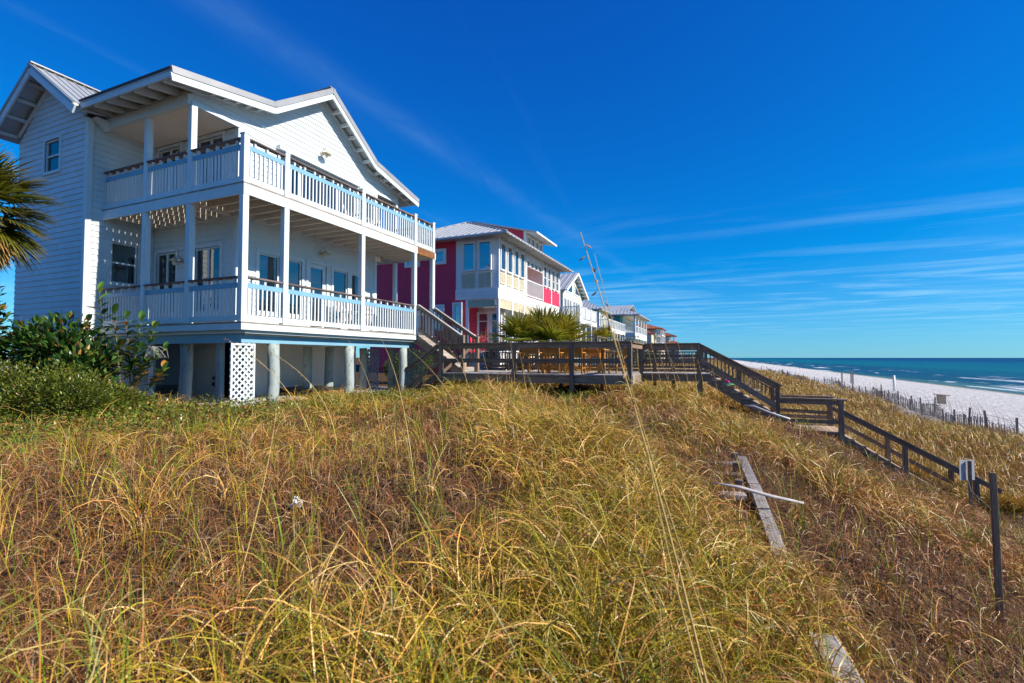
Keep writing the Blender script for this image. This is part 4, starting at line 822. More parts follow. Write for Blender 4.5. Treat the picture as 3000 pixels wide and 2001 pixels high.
G4 = thing('teal_house', 'teal and seafoam house with grey metal roof over a columned porch', 'house', (-16, 80, 5.6))
box('wall', (-22, 75.6, 5.6), (-13.7, 90, 13.3), TEAL, G4); box('sea_wall', (-13.69, 77.0, 9.0), (-13.5, 90, 13.3), SEAF, G4)
ridge_roof(G4, 74.6, 91, 13.35, 15.6, -22, -12.7, seams=.55); hip_roof(G4, -16.5, -10.6, 75.0, 89.0, 13.32, 14.6, METAL, .55, name='porch_roof')
box('porch_ceiling', (-13.5, 75.6, 13.1), (-11.0, 88.6, 13.16), STUC, G4); box('deck', (-13.6, 75.4, 9.56), (-11.34, 89, 10.53), DKB, G4); box('lower_wall', (-13.5, 75.7, 5.6), (-12.2, 89, 9.5), SEAF, G4)
for yy in (75.55, 78.8, 82.1, 85.4, 88.7): beam('column', (-11.45, yy, 10.53), (-11.45, yy, 13.1), .26, .26, DKB, G4, up=(1, 0, 0)); beam('deck_post', (-11.5, yy, 5.6), (-11.5, yy, 9.56), .25, .25, DKB, G4, up=(1, 0, 0))
beam('top_rail', (-11.42, 75.5, 11.55), (-11.42, 88.8, 11.55), .1, .08, DKB, G4); beam('top_rail', (-13.6, 75.5, 11.55), (-11.42, 75.5, 11.55), .1, .08, DKB, G4)
bm = MB()
for yy in np.arange(75.6, 88.8, .24): bm.bar((-11.42, yy, 10.6), (-11.42, yy, 11.52), .05, .05, (1, 0, 0))
for xx in np.arange(-13.5, -11.5, .24): bm.bar((xx, 75.5, 10.6), (xx, 75.5, 11.52), .05, .05, (1, 0, 0))
tag(bm.build('balusters', DKB, G4), kind='stuff')
for a0 in (77.5, 79.5, 81.5, 83.5, 86): sw(G4, 'x', -13.5, 1, a0, a0 + 1.1, 10.7, 12.7, vs_=(a0 + .55,))
sw(G4, 'y', 75.6, -1, -15.9, -14.8, 10.7, 12.7)

G5 = thing('tile_roof_villa', 'cream stucco villa with terracotta tile hip roofs and arched balconies', 'villa', (-22, 172, 6))
box('wall', (-30, 167.3, 6), (-18.6, 180, 16.2), STUC, G5); box('tower', (-19.6, 166.8, 6), (-16.5, 178, 11.4), STUC, G5)
hip_roof(G5, -31, -16.0, 166, 181, 16.45, 18.9, TILE, .5); hip_roof(G5, -26.5, -18.6, 160, 167.5, 14.5, 16.6, TILE, .5, name='lower_roof'); box('lower_wall', (-26, 160.5, 6), (-19.0, 167.3, 14.4), STUC, G5)
for zz in (11.4, 14.05): box('balcony_slab', (-18.59, 167.0, zz), (-16.4, 178, zz + .3), DKB, G5); sw(G5, 'y', 167.3, -1, -18.9 - .6, -18.75, zz + .4, zz + 2.1) if False else None
for xx in (-16.5,):
    for yy in (167.1, 172, 177.5): beam('column', (xx, yy, 11.4), (xx, yy, 16.2), .35, .35, DKB, G5, up=(1, 0, 0))
for zz in (11.75, 14.4):
    box('balcony_back', (-18.6, 168.6, zz), (-16.6, 168.8, zz + 1.9), STUC, G5); sw(G5, 'y', 168.6, -1, -18.3, -17.0, zz, zz + 1.8, vs_=(-17.65,)); beam('balcony_rail', (-18.6, 167.05, zz + 1.0), (-16.5, 167.05, zz + 1.0), .1, .1, DKB, G5)
G6 = thing('distant_villa', 'small cream villa with red hip roof and open porch, farthest of the row', 'villa', (-24, 246, 6))
box('wall', (-30, 242, 6), (-20.5, 252, 17.0), STUC, G6); hip_roof(G6, -31, -17.4, 241, 253, 17.2, 19.4, TILE, .6); box('porch_floor', (-20.5, 242, 6), (-18, 252, 14.6), STUC, G6)
for yy in (242.3, 247, 251.7): beam('column', (-18.2, yy, 14.6), (-18.2, yy, 17.1), .5, .5, DKB, G6, up=(1, 0, 0))
box('lower_block', (-20.5, 236, 6), (-15.5, 242, 13.4), STUC, G6); hip_roof(G6, -22, -15, 235.5, 242.5, 13.4, 14.8, TILE, .6, name='lower_roof')

# ------------------------------------------------------------------ vegetation
def blades(P, phi, Ln, Wd, lean, bend, col, tipcol=None, segs=4, curl=0):
    """ribbon blades: P roots (N,3), azimuth, length, width, first lean and total bend from the vertical"""
    n = len(P); V = np.zeros((n, 2 * segs + 1, 3), np.float32); pos = np.array(P, np.float64)
    up = np.array([0, 0, 1.]); roll = rng.uniform(-1.3, 1.3, n)[:, None]
    for k in range(segs + 1):
        t = k / segs; ph = phi + curl * t; h = np.stack([np.cos(ph), np.sin(ph), np.zeros(n)], 1); sd_ = np.stack([-np.sin(ph), np.cos(ph), np.zeros(n)], 1)
        th = lean + bend * (t + .5 / segs) ** 1.15; st, ct = np.sin(th)[:, None], np.cos(th)[:, None]
        sv = sd_ * np.cos(roll) + (h * ct - up * st) * np.sin(roll); wk = (Wd * .5 * (1 - t ** 2.2) * (.8 + .5 * t))[:, None]
        if k < segs: V[:, 2 * k] = pos - sv * wk; V[:, 2 * k + 1] = pos + sv * wk
        else: V[:, 2 * segs] = pos
        pos = pos + (Ln / segs)[:, None] * (h * st + up * ct)
    b0 = (np.arange(n) * (2 * segs + 1))[:, None, None]
    q = np.array([[2 * k, 2 * k + 1, 2 * k + 3, 2 * k + 2] for k in range(segs - 1)])[None]; t_ = np.array([[2 * segs - 2, 2 * segs - 1, 2 * segs]])[None]
    C = np.repeat(col[:, None, :], 2 * segs + 1, 1).astype(np.float32)
    if tipcol is not None:
        tt = (np.array([k // 2 for k in range(2 * segs + 1)]) / segs)[None, :, None]; C = C * (1 - tt * .7) + tipcol[:, None, :] * tt * .7
    return V.reshape(-1, 3), (b0 + q).reshape(-1, 4), (b0 + t_).reshape(-1, 3), C.reshape(-1, 3)
def join(parts):
    V = []; Q_ = []; T_ = []; C = []; k = 0
    for v, q, t, c in parts:
        V.append(v); C.append(c)
        if q is not None and len(q): Q_.append(q + k)
        if t is not None and len(t): T_.append(t + k)
        k += len(v)
    return np.concatenate(V), np.concatenate(Q_) if Q_ else None, np.concatenate(T_) if T_ else None, np.concatenate(C)
def in_box(x, y, x0, x1, y0, y1): return (x > x0) & (x < x1) & (y > y0) & (y < y1)
def blocked(x, y):
    return in_box(x, y, -18.5, -9.55, 7.2, 15.2) | in_box(x, y, -8.3, -2.05, 13.35, 16.9) | in_box(x, y, -2.2, 6.0, 15.45, 16.9) | in_box(x, y, -9.6, -8.2, 13.2, 14.0) | in_box(x, y, -18.5, -14.2, 6.5, 9) | (np.hypot(x, y) < .55) | ((np.abs(x - (.30 + (7.6 - y) * .055)) < .05) & (y < 7.7) & (y > 2.4) & ~((y < 4.4) & (y > 3.3)))
def vn(x, y, s, seed):      # cheap smooth noise, 0..1
    r_ = np.random.default_rng(seed); z = np.zeros_like(x)
    for i in range(6):
        a = r_.uniform(0, 6.28); f = s * r_.uniform(.6, 1.9); z += np.sin(f * (x * math.cos(a) + y * math.sin(a)) + r_.uniform(0, 6.28))
    return np.clip(.5 + z / 6.5, 0, 1)
STRAW = np.array([.58, .37, .085]); YG = np.array([.36, .33, .022]); GRN = np.array([.11, .19, .014]); RED = np.array([.37, .145, .045]); TANC = np.array([.56, .30, .12]); GREY = np.array([.42, .31, .21]); PALE = np.array([.80, .61, .27])
PAL = np.stack([STRAW, YG, GRN, RED, TANC, GREY, PALE]) * np.array([1.0, .92, .80])
def pick(n, wts):
    wts = np.asarray(wts, float); wts = wts / wts.sum(1, keepdims=True); c = np.cumsum(wts, 1); u = rng.random(n)[:, None]; return (u > c).sum(1).clip(0, 6)
cy_, sy_ = math.cos(R(23.03)), math.sin(R(23.03))
def wedge(n, d0, d1, p, half=1.22):
    u = rng.random(n); d = (d0 ** p + u * (d1 ** p - d0 ** p)) ** (1 / p); l = (rng.random(n) * 2 - 1) * (half * d + .7)
    return d * -sy_ + l * cy_, d * cy_ + l * sy_, d
# arching dune grass: fountain tufts in patches
nT = 27000
x, y, d = wedge(nT, .9, 18.5, .95); k = ~blocked(x, y) & (y > -1); x, y, d = x[k], y[k], d[k]
dens = vn(x, y, 1.7, 3); big = vn(x, y, .5, 8); leftlow = np.clip((-x / (y + .3) - .60) / .4, 0, 1) * np.clip((10.5 - y) / 3, 0, 1); nearh = np.clip((-7.3 - x) / 1.2, 0, 1)
right = np.clip((x - .8) / 1.0, 0, 1); pr = np.clip((dens - .36) * 3.0, .03, 1) * (.5 + .7 * big); pr = pr * (1 - .86 * leftlow) * (1 - .7 * nearh) * (1 - .45 * right)
k = rng.random(len(x)) < pr; x, y, d, leftlow, right, dens, big = (v[k] for v in (x, y, d, leftlow, right, dens, big)); nt_ = len(x)
nb = rng.integers(10, 34, nt_); ti = np.repeat(np.arange(nt_), nb); n = len(ti)
ra = rng.random(n) * 6.283; rr = rng.random(n) ** .6 * (.035 + .008 * d[ti]); bx_ = x[ti] + np.cos(ra) * rr; by_ = y[ti] + np.sin(ra) * rr
k = ~blocked(bx_, by_); ti, ra, bx_, by_ = ti[k], ra[k], bx_[k], by_[k]; n = len(ti)
stairs_ = np.clip((y - 13.0) / .9, 0, 1) * np.clip((x + .4) / .5, 0, 1); timber = np.exp(-((x - .35) / .55) ** 2) * np.clip((9 - y) / 1.5, 0, 1)
tuftL = (.26 + .36 * rng.random(nt_) ** 1.6 + .14 * big) * (.72 + .5 * dens) * (1 - .72 * stairs_) * (1 - .25 * right) * (1 - .35 * timber)
redn = vn(x, y, .9, 9)
fresh = np.clip((4.2 - y) / 2, 0, 1) * np.clip((x + 1.8) / .8, 0, 1) * (1 - .6 * right) + .5 * np.clip(vn(x, y, 1.0, 77) - .55, 0, 1) * 2
wts = np.stack([1.0 - .25 * right, (.58 + .9 * (dens - .5) - .30 * right) + .9 * fresh, .18 + .2 * leftlow + .4 * fresh, .26 + .9 * right * redn + .5 * np.clip(redn - .45, 0, 1), .50 + .3 * right, .06 + 0 * x, .34 - .1 * right], 1).clip(.02)
tt_ = pick(nt_, wts ** 1.8); own = rng.random(n) < .62; ci = np.where(own, tt_[ti], pick(n, wts[ti]))
col = PAL[ci] * (rng.uniform(.55, 1.22, (nt_, 1)) ** .5)[ti] * rng.uniform(.50, 1.28, (n, 1)) * rng.uniform(.94, 1.06, (n, 3)); tip = col * np.array([1.15, 1.02, .9]) + np.array([.04, .02, 0])
Ln = tuftL[ti] * rng.uniform(.5, 1.3, n); lean = rng.normal(.10, .24, n); tw = (rng.normal(0, .5, nt_) + R(165))[ti]
phi = np.where(rng.random(n) < .30, tw + rng.normal(0, .6, n), ra + rng.normal(0, .5, n))
bend = np.clip(rng.normal(2.75, .75, n), .5, 4.2) * np.where(ci == 2, .5, 1) * np.where(ci == 1, .8, 1); curl = rng.normal(0, .7, n)
Wd = (.0040 + .00042 * d[ti]) * rng.uniform(.6, 1.45, n); P0 = np.stack([bx_, by_, gz(bx_, by_) - .01], 1); parts = []
for near_ in (True, False):
    k = (d[ti] < 5.5) == near_; parts.append(blades(P0[k], phi[k], Ln[k], Wd[k], lean[k], bend[k], col[k], tip[k], 7 if near_ else 4, curl[k]))
# single upright green blades
n = 2300; x, y, d = wedge(n, 1.2, 14, 1.0); k = ~blocked(x, y) & (y > -.5); x, y, d = x[k], y[k], d[k]; rep_ = 3; x, y, d = (np.repeat(v, rep_) for v in (x, y, d)); n = len(x); x = x + rng.normal(0, .02, n); y = y + rng.normal(0, .02, n)
col = np.where(rng.random((n, 1)) < .55, PAL[1], PAL[2] * 1.5) * rng.uniform(.7, 1.25, (n, 1))
parts.append(blades(np.stack([x, y, gz(x, y) - .01], 1), rng.random(n) * 6.283, rng.uniform(.22, .50, n), (.0036 + .0004 * d) * rng.uniform(.7, 1.3, n), np.abs(rng.normal(.12, .15, n)), np.abs(rng.normal(.5, .5, n)), col, None, 4))
# low dry curls and litter between the tufts
nL = 150000
x, y, d = wedge(nL, .9, 17, .9); k = ~blocked(x, y) & (y > -1) & (vn(x, y, .55, 21) > .12); x, y, d = x[k], y[k], d[k]; n = len(x)
redn = vn(x, y, 1.3, 9); rt = np.clip((x - .6) / 1, 0, 1); w_ = np.stack([.38 + 0 * x, .05 + 0 * x, .02 + 0 * x, .8 + 1.8 * redn + .7 * rt, 1.0 + 0 * x, .25 + 0 * x, .14 + 0 * x], 1); ci = pick(n, w_)
col = PAL[ci] * rng.uniform(.25, 1.05, (n, 1)); Ln = rng.uniform(.10, .32, n) * (1 + .02 * d) * (1 - .4 * np.clip((y - 13.4) / .8, 0, 1) * np.clip((x + .4) / .5, 0, 1))
parts.append(blades(np.stack([x, y, gz(x, y) + rng.random(n) * .05 - .01], 1), rng.random(n) * 6.283, Ln, (.0022 + .00045 * d) * rng.uniform(.6, 1.3, n), rng.uniform(-.3, 1.0, n), rng.normal(2.2, 1.1, n), col, None, 4, rng.normal(0, 1.6, n)))
V, q, t, c = join(parts)
gr = npmesh('dune_grass', V, q, t, GRASSM, c); tag(gr, 'arching straw and green dune grass covering the slope before the house', 'grass', kind='stuff')
# grass on the dunes beyond the stairs
nF = 42000; u = rng.random(nF); y = 15.5 + (170 - 15.5) * u ** 2.6; x = rng.uniform(-9, 18, nF); 
edge = 13.0 + 5.5 * vn(x, y, .22, 31); k = ~blocked(x, y) & (x < edge) & (rng.random(nF) < .35 + .8 * vn(x, y, .35, 14)) & ~in_box(x, y, -30, -9.5, 20, 400); x, y = x[k], y[k]
nb = 7; ti = np.repeat(np.arange(len(x)), nb); n = len(ti); dd_ = np.hypot(x, y)[ti]; a = rng.random(n) * 6.283; r_ = rng.random(n) * (.12 + .006 * dd_)
bx_ = x[ti] + np.cos(a) * r_; by_ = y[ti] + np.sin(a) * r_; rd = vn(x, y, .25, 17)[ti]
w_ = np.stack([1.1 + 0 * rd, .75 + 0 * rd, .22 + 0 * rd, .1 + .5 * rd, .4 + 0 * rd, .1 + 0 * rd, .35 + 0 * rd], 1); ci = pick(n, w_); col = PAL[ci] * rng.uniform(.7, 1.2, (n, 1))
xo = rng.uniform(11, 19, 420); yo = rng.uniform(31, 75, 420); tall = blades(np.stack([xo, yo, gz(xo, yo)], 1), rng.normal(2.6, .5, 420), rng.uniform(1.0, 1.7, 420), np.full(420, .02), np.abs(rng.normal(.05, .06, 420)), rng.uniform(.2, 1.1, 420), np.tile(np.array([[.20, .14, .08]]), (420, 1)), None, 4)
V, q, t, c = blades(np.stack([bx_, by_, gz(bx_, by_) - .01], 1), a, rng.uniform(.35, .75, n), (.004 + .00055 * dd_) * rng.uniform(.7, 1.3, n), np.abs(rng.normal(.15, .2, n)), rng.normal(1.2, .5, n), col, None, 2)
V, q, t, c = join([(V, q, t, c), tall]); tag(npmesh('far_dune_grass', V, q, t, GRASSM, c), 'golden grass over the dunes between the stairs and the beach', 'grass', kind='stuff')

# leaves: folded four-point blades
def leafset(C, D, U, Ln, Wd, col):
    n = len(C); D = D / np.linalg.norm(D, axis=1, keepdims=True); S_ = np.cross(D, U); S_ /= np.linalg.norm(S_, axis=1, keepdims=True) + 1e-6; Nn = np.cross(S_, D)
    V = np.zeros((n, 4, 3), np.float32); V[:, 0] = C; V[:, 1] = C + D * Ln[:, None] * .5 + S_ * Wd[:, None] * .5 + Nn * Wd[:, None] * .12; V[:, 2] = C + D * Ln[:, None] - Nn * Ln[:, None] * .06; V[:, 3] = C + D * Ln[:, None] * .5 - S_ * Wd[:, None] * .5 + Nn * Wd[:, None] * .12
    b0 = (np.arange(n) * 4)[:, None]; T_ = np.concatenate([b0 + np.array([[0, 1, 2]]), b0 + np.array([[0, 2, 3]])]); return V.reshape(-1, 3), None, T_, np.repeat(col, 4, 0)
def unit(n):
    v = rng.normal(size=(n, 3)); return v / np.linalg.norm(v, axis=1, keepdims=True)
# leafy ground cover along the house
n = 75000; x = rng.uniform(-12.0, -3.0, n); y = rng.uniform(2.0, 13.6, n); pr = np.clip(1.25 - (np.abs((x + 8.0 - (y - 7) * .12)) / 2.1), 0, 1) + .55 * np.clip((y - 10.6) / 2.4, 0, 1) + 1.1 * np.clip((-x - 6.2) / 1.2, 0, 1) * np.clip((6.4 - y) / 1.2, 0, 1); pr *= .35 + .9 * vn(x, y, 1.1, 41)
k = (rng.random(n) < pr) & ~in_box(x, y, -18, -9.7, 7.3, 15); x, y = x[k], y[k]; n = len(x)
D = unit(n); D[:, 2] = np.abs(D[:, 2]) * .6 + .1; gpal = np.array([[.10, .17, .015], [.17, .21, .02], [.26, .25, .03], [.055, .10, .015], [.32, .14, .04], [.36, .26, .08]])
col = gpal[rng.choice(6, n, p=[.3, .25, .15, .15, .07, .08])] * rng.uniform(.7, 1.25, (n, 1))
V, q, t, c = leafset(np.stack([x, y, gz(x, y) + rng.random(n) ** 1.1 * (.12 + .30 * vn(x, y, 1.6, 43))], 1), D, unit(n) * .5 + np.array([0, 0, 1.]), rng.uniform(.035, .085, n), rng.uniform(.02, .045, n), col)
tag(npmesh('ground_cover', V, q, t, LEAFM, c), 'low yellow green leafy ground cover along the house and platform', 'ground cover', kind='stuff')

def bush(name, label, cat, ctr, rad, n, lsz, pal, wt, group=None, stems=8, lumps=9, flat=1.0):
    """a crown of leaves spread through overlapping clumps, with stems"""
    ctr = np.array(ctr, float); rad = np.array(rad, float); zb = float(gz(ctr[0], ctr[1]))
    T_ = thing(name, label, cat, (ctr[0], ctr[1], zb), group)
    lc = unit(lumps) * rng.random((lumps, 1)) ** .4 * .72; lc[:, 2] = np.abs(lc[:, 2]) * 1.1 - .25; ls_ = rng.uniform(.32, .6, lumps)
    li = rng.integers(0, lumps, n); u_ = unit(n); rr_ = (.55 + .45 * rng.random(n) ** .5)[:, None]; p = (lc[li] + u_ * rr_ * ls_[li][:, None])
    C = ctr + p * rad; C[:, 2] = np.maximum(C[:, 2], zb + .04)
    D = u_ + .5 * unit(n) + np.array([0, 0, .35]); pal = np.array(pal); col = pal[rng.choice(len(pal), n, p=wt)] * rng.uniform(.7, 1.25, (n, 1))
    V, q, t, c = leafset(C, D, unit(n) * .7 + np.array([0, 0, 1.]), rng.uniform(.7, 1.3, n) * lsz, rng.uniform(.35, .5, n) * lsz, col)
    o = npmesh('foliage', V, None, t, LEAFM, c, T_, tuple(ctr)); o['kind'] = 'stuff'
    for i in range(stems):
        e = ctr + lc[i % lumps] * rad; MB().tube([(ctr[0] + rng.normal() * .1, ctr[1] + rng.normal() * .1, zb - .1), tuple((ctr + e) / 2 * [1, 1, .95]), tuple(e)], [.022, .015, .007], 6).build('stem', BARKM, T_)
    return T_
BARKM = plain('shrub_bark', (.20, .15, .10), .9, 0, .2, 20, .3)
hp = [[.08, .13, .012], [.14, .18, .016], [.18, .19, .022], [.03, .055, .01], [.22, .13, .045]]
for i, (c0, r0, lab) in enumerate((((-10.0, 4.35, 5.95), (1.25, .8, .62), 'rounded olive green hedge mound below the left palm'), ((-10.1, 5.15, 5.75), (.85, .75, .5), 'low olive green hedge mound spilling towards the shingled wall'), ((-11.6, 3.9, 6.05), (1.2, .9, .62), 'rounded olive green hedge mound farthest from the house piles'))):
    bush('hedge_mound', lab, 'shrub', c0, r0, 11000, .055, hp, [.3, .3, .2, .12, .08], 'hedge mounds below the palm', stems=10, lumps=26)
mp_ = [[.035, .10, .018], [.06, .14, .02], [.13, .19, .03], [.022, .055, .012], [.34, .16, .04]]
bush('broadleaf_shrub', 'glossy dark green broadleaf shrub against the white wing wall', 'shrub', (-12.3, 5.3, 6.6), (1.45, .8, .95), 3000, .18, mp_, [.34, .27, .16, .15, .08], stems=14, lumps=26)
bush('broadleaf_shrub', 'lower glossy broadleaf shrub between the hedge mound and the leggy shrub', 'shrub', (-11.0, 5.25, 6.15), (.85, .6, .75), 1500, .17, mp_, [.30, .27, .19, .14, .10], stems=9, lumps=18)
bush('broadleaf_shrub', 'tall dark leafy shrub rising under the hanging palm fronds', 'shrub', (-13.5, 4.3, 7.35), (1.0, .8, 1.75), 3800, .15, mp_, [.30, .22, .12, .24, .12], stems=12, lumps=24)
# the leggy shrub whose big leaves can be told apart
lp = thing('leggy_shrub', 'leggy shrub with big glossy leaves and bare twigs in front of the lower deck', 'shrub', (-10.45, 5.6, 5.5))
def leafmesh(nm, col):
    V = []; F = []
    prof_ = [(0, 0), (.25, .16), (.5, .22), (.78, .17), (1, 0)]
    for t_, w_ in prof_: V += [(t_, -w_, w_ * .35 - .12 * t_ * t_), (t_, 0, -.12 * t_ * t_), (t_, w_, w_ * .35 - .12 * t_ * t_)]
    for i in range(4): a = 3 * i; F += [(a, a + 1, a + 4, a + 3), (a + 1, a + 2, a + 5, a + 4)]
    me = bpy.data.meshes.new(nm); me.from_pydata(V, [], F); me.materials.append(LEAFM); ca = me.color_attributes.new('col', 'FLOAT_COLOR', 'POINT')
    for e in ca.data: e.color = (*col, 1)
    return me
LMS = [leafmesh('leaf', c_) for c_ in ((.05, .13, .02), (.09, .18, .025), (.16, .22, .03), (.40, .19, .04), (.03, .08, .015))]
random.seed(3)
tops = [(-10.95, 5.35, 7.85), (-10.75, 5.5, 7.45), (-10.55, 5.6, 7.35), (-10.35, 5.75, 7.3), (-10.1, 5.85, 7.15), (-9.95, 5.95, 6.75), (-10.15, 5.75, 6.45), (-11.2, 5.3, 7.3), (-10.7, 5.6, 6.8), (-10.3, 5.7, 6.75), (-11.3, 5.2, 6.9), (-9.85, 5.9, 6.35)]
for tpt in tops:
    b0 = Vector((-10.6 + random.uniform(-.35, .3), 5.55 + random.uniform(-.2, .2), 5.5)); t1 = Vector(tpt); md = b0.lerp(t1, .55) + Vector((random.uniform(-.12, .12), random.uniform(-.1, .1), .08))
    MB().tube([b0, md, t1], [.016, .011, .005], 6).build('branch', BARKM, lp)
    for j in range(23):
        f = .45 + .57 * j / 22; p = (b0.lerp(md, f * 2) if f < .5 else md.lerp(t1, (f - .5) * 2)); a = j * 2.4 + random.uniform(-.3, .3)
        d = Vector((math.cos(a), math.sin(a), random.uniform(.2, .9) + (1.2 if j > 20 else 0))).normalized(); q_ = d.to_track_quat('X', 'Z')
        o = bpy.data.objects.new('leaf', random.choices(LMS, (4, 4, 2.5, 1.6, 2))[0]); COL.objects.link(o); o.location = p; o.rotation_euler = q_.to_euler(); s_ = random.uniform(.16, .26); o.scale = (s_, s_, s_); par(o, lp)
for i in range(7):
    p = Vector((-10.2, 5.75, 6.6)); P = [p]
    for j in range(5): p = p + Vector((random.uniform(.02, .14), random.uniform(-.04, .08), .14 - .07 * j)); P.append(p)
    MB().tube(P, [.007, .006, .005, .004, .003, .002], 5).build('dead_twig', DRIFT, lp)

# ---- fan palms
def frond(parent, base_, dr_, petl, R_, droop, dead=False, nl=30, name='frond', shade=1):
    base_ = np.array(base_, float); dr_ = np.array(dr_, float); dr_ /= np.linalg.norm(dr_); up = np.array([0, 0, 1.]); s_ = np.cross(dr_, up); s_ /= np.linalg.norm(s_); nu = np.cross(s_, dr_)
    hub = base_ + dr_ * petl - up * droop * petl * .3; parts = []
    m_ = MB(); m_.tube([tuple(base_), tuple((base_ + hub) / 2 + up * .05 * petl), tuple(hub)], [.016, .012, .009], 6)
    a = np.linspace(-1.75, 1.75, nl) + rng.normal(0, .03, nl); cc = np.cos(a)[:, None]; ss = np.sin(a)[:, None]
    L_ = R_ * (.72 + .28 * np.cos(a * .8)) * rng.uniform(.9, 1.05, nl)
    d1 = cc * dr_ + ss * s_ + .22 * np.abs(ss) * nu + rng.normal(0, .03, (nl, 3)); d1 /= np.linalg.norm(d1, axis=1, keepdims=True)
    seg = 5; wmax = R_ * 2.2 / nl; pos = np.repeat(hub[None], nl, 0); V = np.zeros((nl, 3 * (seg + 1), 3), np.float32)
    for k in range(seg + 1):
        t_ = k / seg; wk = wmax * min(1, .15 + 1.6 * t_) * (1 - t_ ** 2.5) * .5 + .0005
        sd2 = np.cross(d1, nu); sd2 /= np.linalg.norm(sd2, axis=1, keepdims=True)
        V[:, 3 * k] = pos - sd2 * wk + nu * wk * .5; V[:, 3 * k + 1] = pos; V[:, 3 * k + 2] = pos + sd2 * wk + nu * wk * .5
        d1 = d1 - up * droop * .22 * (t_ + .1); d1 /= np.linalg.norm(d1, axis=1, keepdims=True); pos = pos + d1 * (L_ / seg)[:, None]
    b0 = (np.arange(nl) * 3 * (seg + 1))[:, None, None]; q = np.array([[3 * k + j, 3 * k + j + 1, 3 * k + j + 4, 3 * k + j + 3] for k in range(seg) for j in (0, 1)])[None]
    if dead: c0 = np.array([.44, .23, .07]) * rng.uniform(.7, 1.2); tipc = np.array([.55, .36, .16])
    else: c0 = np.array([.22, .28, .02]) * shade * rng.uniform(.65, 1.4) * np.array([rng.uniform(.8, 1.6), 1, 1]); tipc = np.array([.38, .30, .08])
    tt = np.repeat(np.clip((np.arange(seg + 1) / seg - .72) / .28, 0, 1), 3)[None, :, None]; C = (np.repeat(c0[None, None], nl, 0) * rng.uniform(.8, 1.2, (nl, 1, 1))) * (1 - tt) + tipc * tt
    v2 = np.array([tuple(v) for v in m_.V]); f2 = np.array([f for f in m_.F if len(f) == 4]); k0 = nl * 3 * (seg + 1)
    Vv = np.concatenate([V.reshape(-1, 3), v2]); Q_ = np.concatenate([(b0 + q).reshape(-1, 4), f2 + k0]); Cc = np.concatenate([C.reshape(-1, 3), np.repeat(np.array([[.20, .20, .05]]), len(v2), 0)])
    return npmesh(name, Vv, Q_, None, PALMM, Cc, parent, tuple(hub))
PB = wood('palm_trunk_bark', (.06, .045, .03), (.14, .105, .07), (.25, .20, .14))
def palm(label, loc, zt, nf, petl, R_, ndead, el=(-.5, 1.2), group=None, name='palm_tree', trunk_r=.13, nl=30, shade=1):
    zb = float(gz(loc[0], loc[1])) - .1; t_ = thing(name, label, 'palm', (*loc, zb), group)
    if zt - zb > .6:
        P = [(loc[0] + .02 * math.sin(3 * k), loc[1], zb + (zt - zb) * k / 8) for k in range(9)]; MB().tube(P, [trunk_r * (1.15 - .02 * k + .05 * (k % 2)) for k in range(9)], 12).build('trunk', PB, t_)
    for i in range(nf):
        a = i * 2.39996 + rng.normal(0, .12); e = el[0] + (el[1] - el[0]) * (i + .5) / nf
        frond(t_, (loc[0], loc[1], zt), (math.cos(a) * math.cos(e), math.sin(a) * math.cos(e), math.sin(e)), petl * rng.uniform(.8, 1.1), R_ * rng.uniform(.85, 1.1), .9 - .35 * e, False, nl, 'frond', shade)
    for i in range(ndead):
        a = i * 2.1 + .4; e = -.85 + rng.normal(0, .28); frond(t_, (loc[0], loc[1], zt - .1), (math.cos(a) * math.cos(e), math.sin(a) * math.cos(e), math.sin(e)), petl * .8, R_ * .8, 1.5, True, 22, 'dead_frond')
    return t_
palm('cabbage palm with hanging brown fronds beside the white wing wall', (-11.5, 3.65), 9.25, 52, .55, .80, 36, (-.9, 1.1), None, 'palm_tree', .13, 38, .42)
palm('full green palmetto clump behind the platform rail, nearest the house stairs', (-7.0, 17.5), 7.2, 17, .70, 1.0, 3, (.05, 1.35), 'palmettos behind the platform', 'palmetto', .1)
palm('full green palmetto clump behind the platform rail, nearest the sea', (-5.5, 17.7), 7.1, 17, .70, 1.0, 4, (.05, 1.35), 'palmettos behind the platform', 'palmetto', .1)
palm('young green palmetto between its two larger neighbours behind the platform', (-6.3, 18.0), 7.25, 13, .65, 1.0, 2, (.2, 1.4), 'palmettos behind the platform', 'palmetto', .1)
palm('small green palm below the yellow house deck', (-9.2, 42.2), 8.2, 20, .7, .95, 2, (-.4, 1.2))
bush('dark_shrub', 'dark green twiggy shrub at the crimson house wall behind the stairs', 'shrub', (-9.0, 18.6, 6.9), (1.1, .8, 1.1), 5000, .07, [[.03, .06, .015], [.06, .10, .02], [.16, .14, .06]], [.5, .3, .2])
bush('house_shrub', 'bright green bush beyond the far lattice under the house', 'shrub', (-12.0, 17.0, 6.2), (1.2, 1.0, .95), 5000, .08, [[.06, .16, .02], [.10, .20, .02], [.03, .07, .012]], [.5, .3, .2])
bush('coastal_shrub', 'mixed green scrub on the dune before the teal house', 'shrub', (-7.6, 46, 7.2), (2.6, 6, 1.6), 7000, .16, [[.07, .11, .03], [.14, .16, .05], [.30, .28, .22], [.03, .06, .015]], [.4, .25, .1, .25], lumps=18)
bush('coastal_shrub', 'mixed green scrub on the dune before the villas', 'shrub', (-8.5, 62, 6.6), (2.5, 8, 1.7), 6000, .2, [[.07, .11, .03], [.14, .16, .05], [.20, .18, .10], [.03, .06, .015]], [.4, .25, .1, .25], lumps=18)

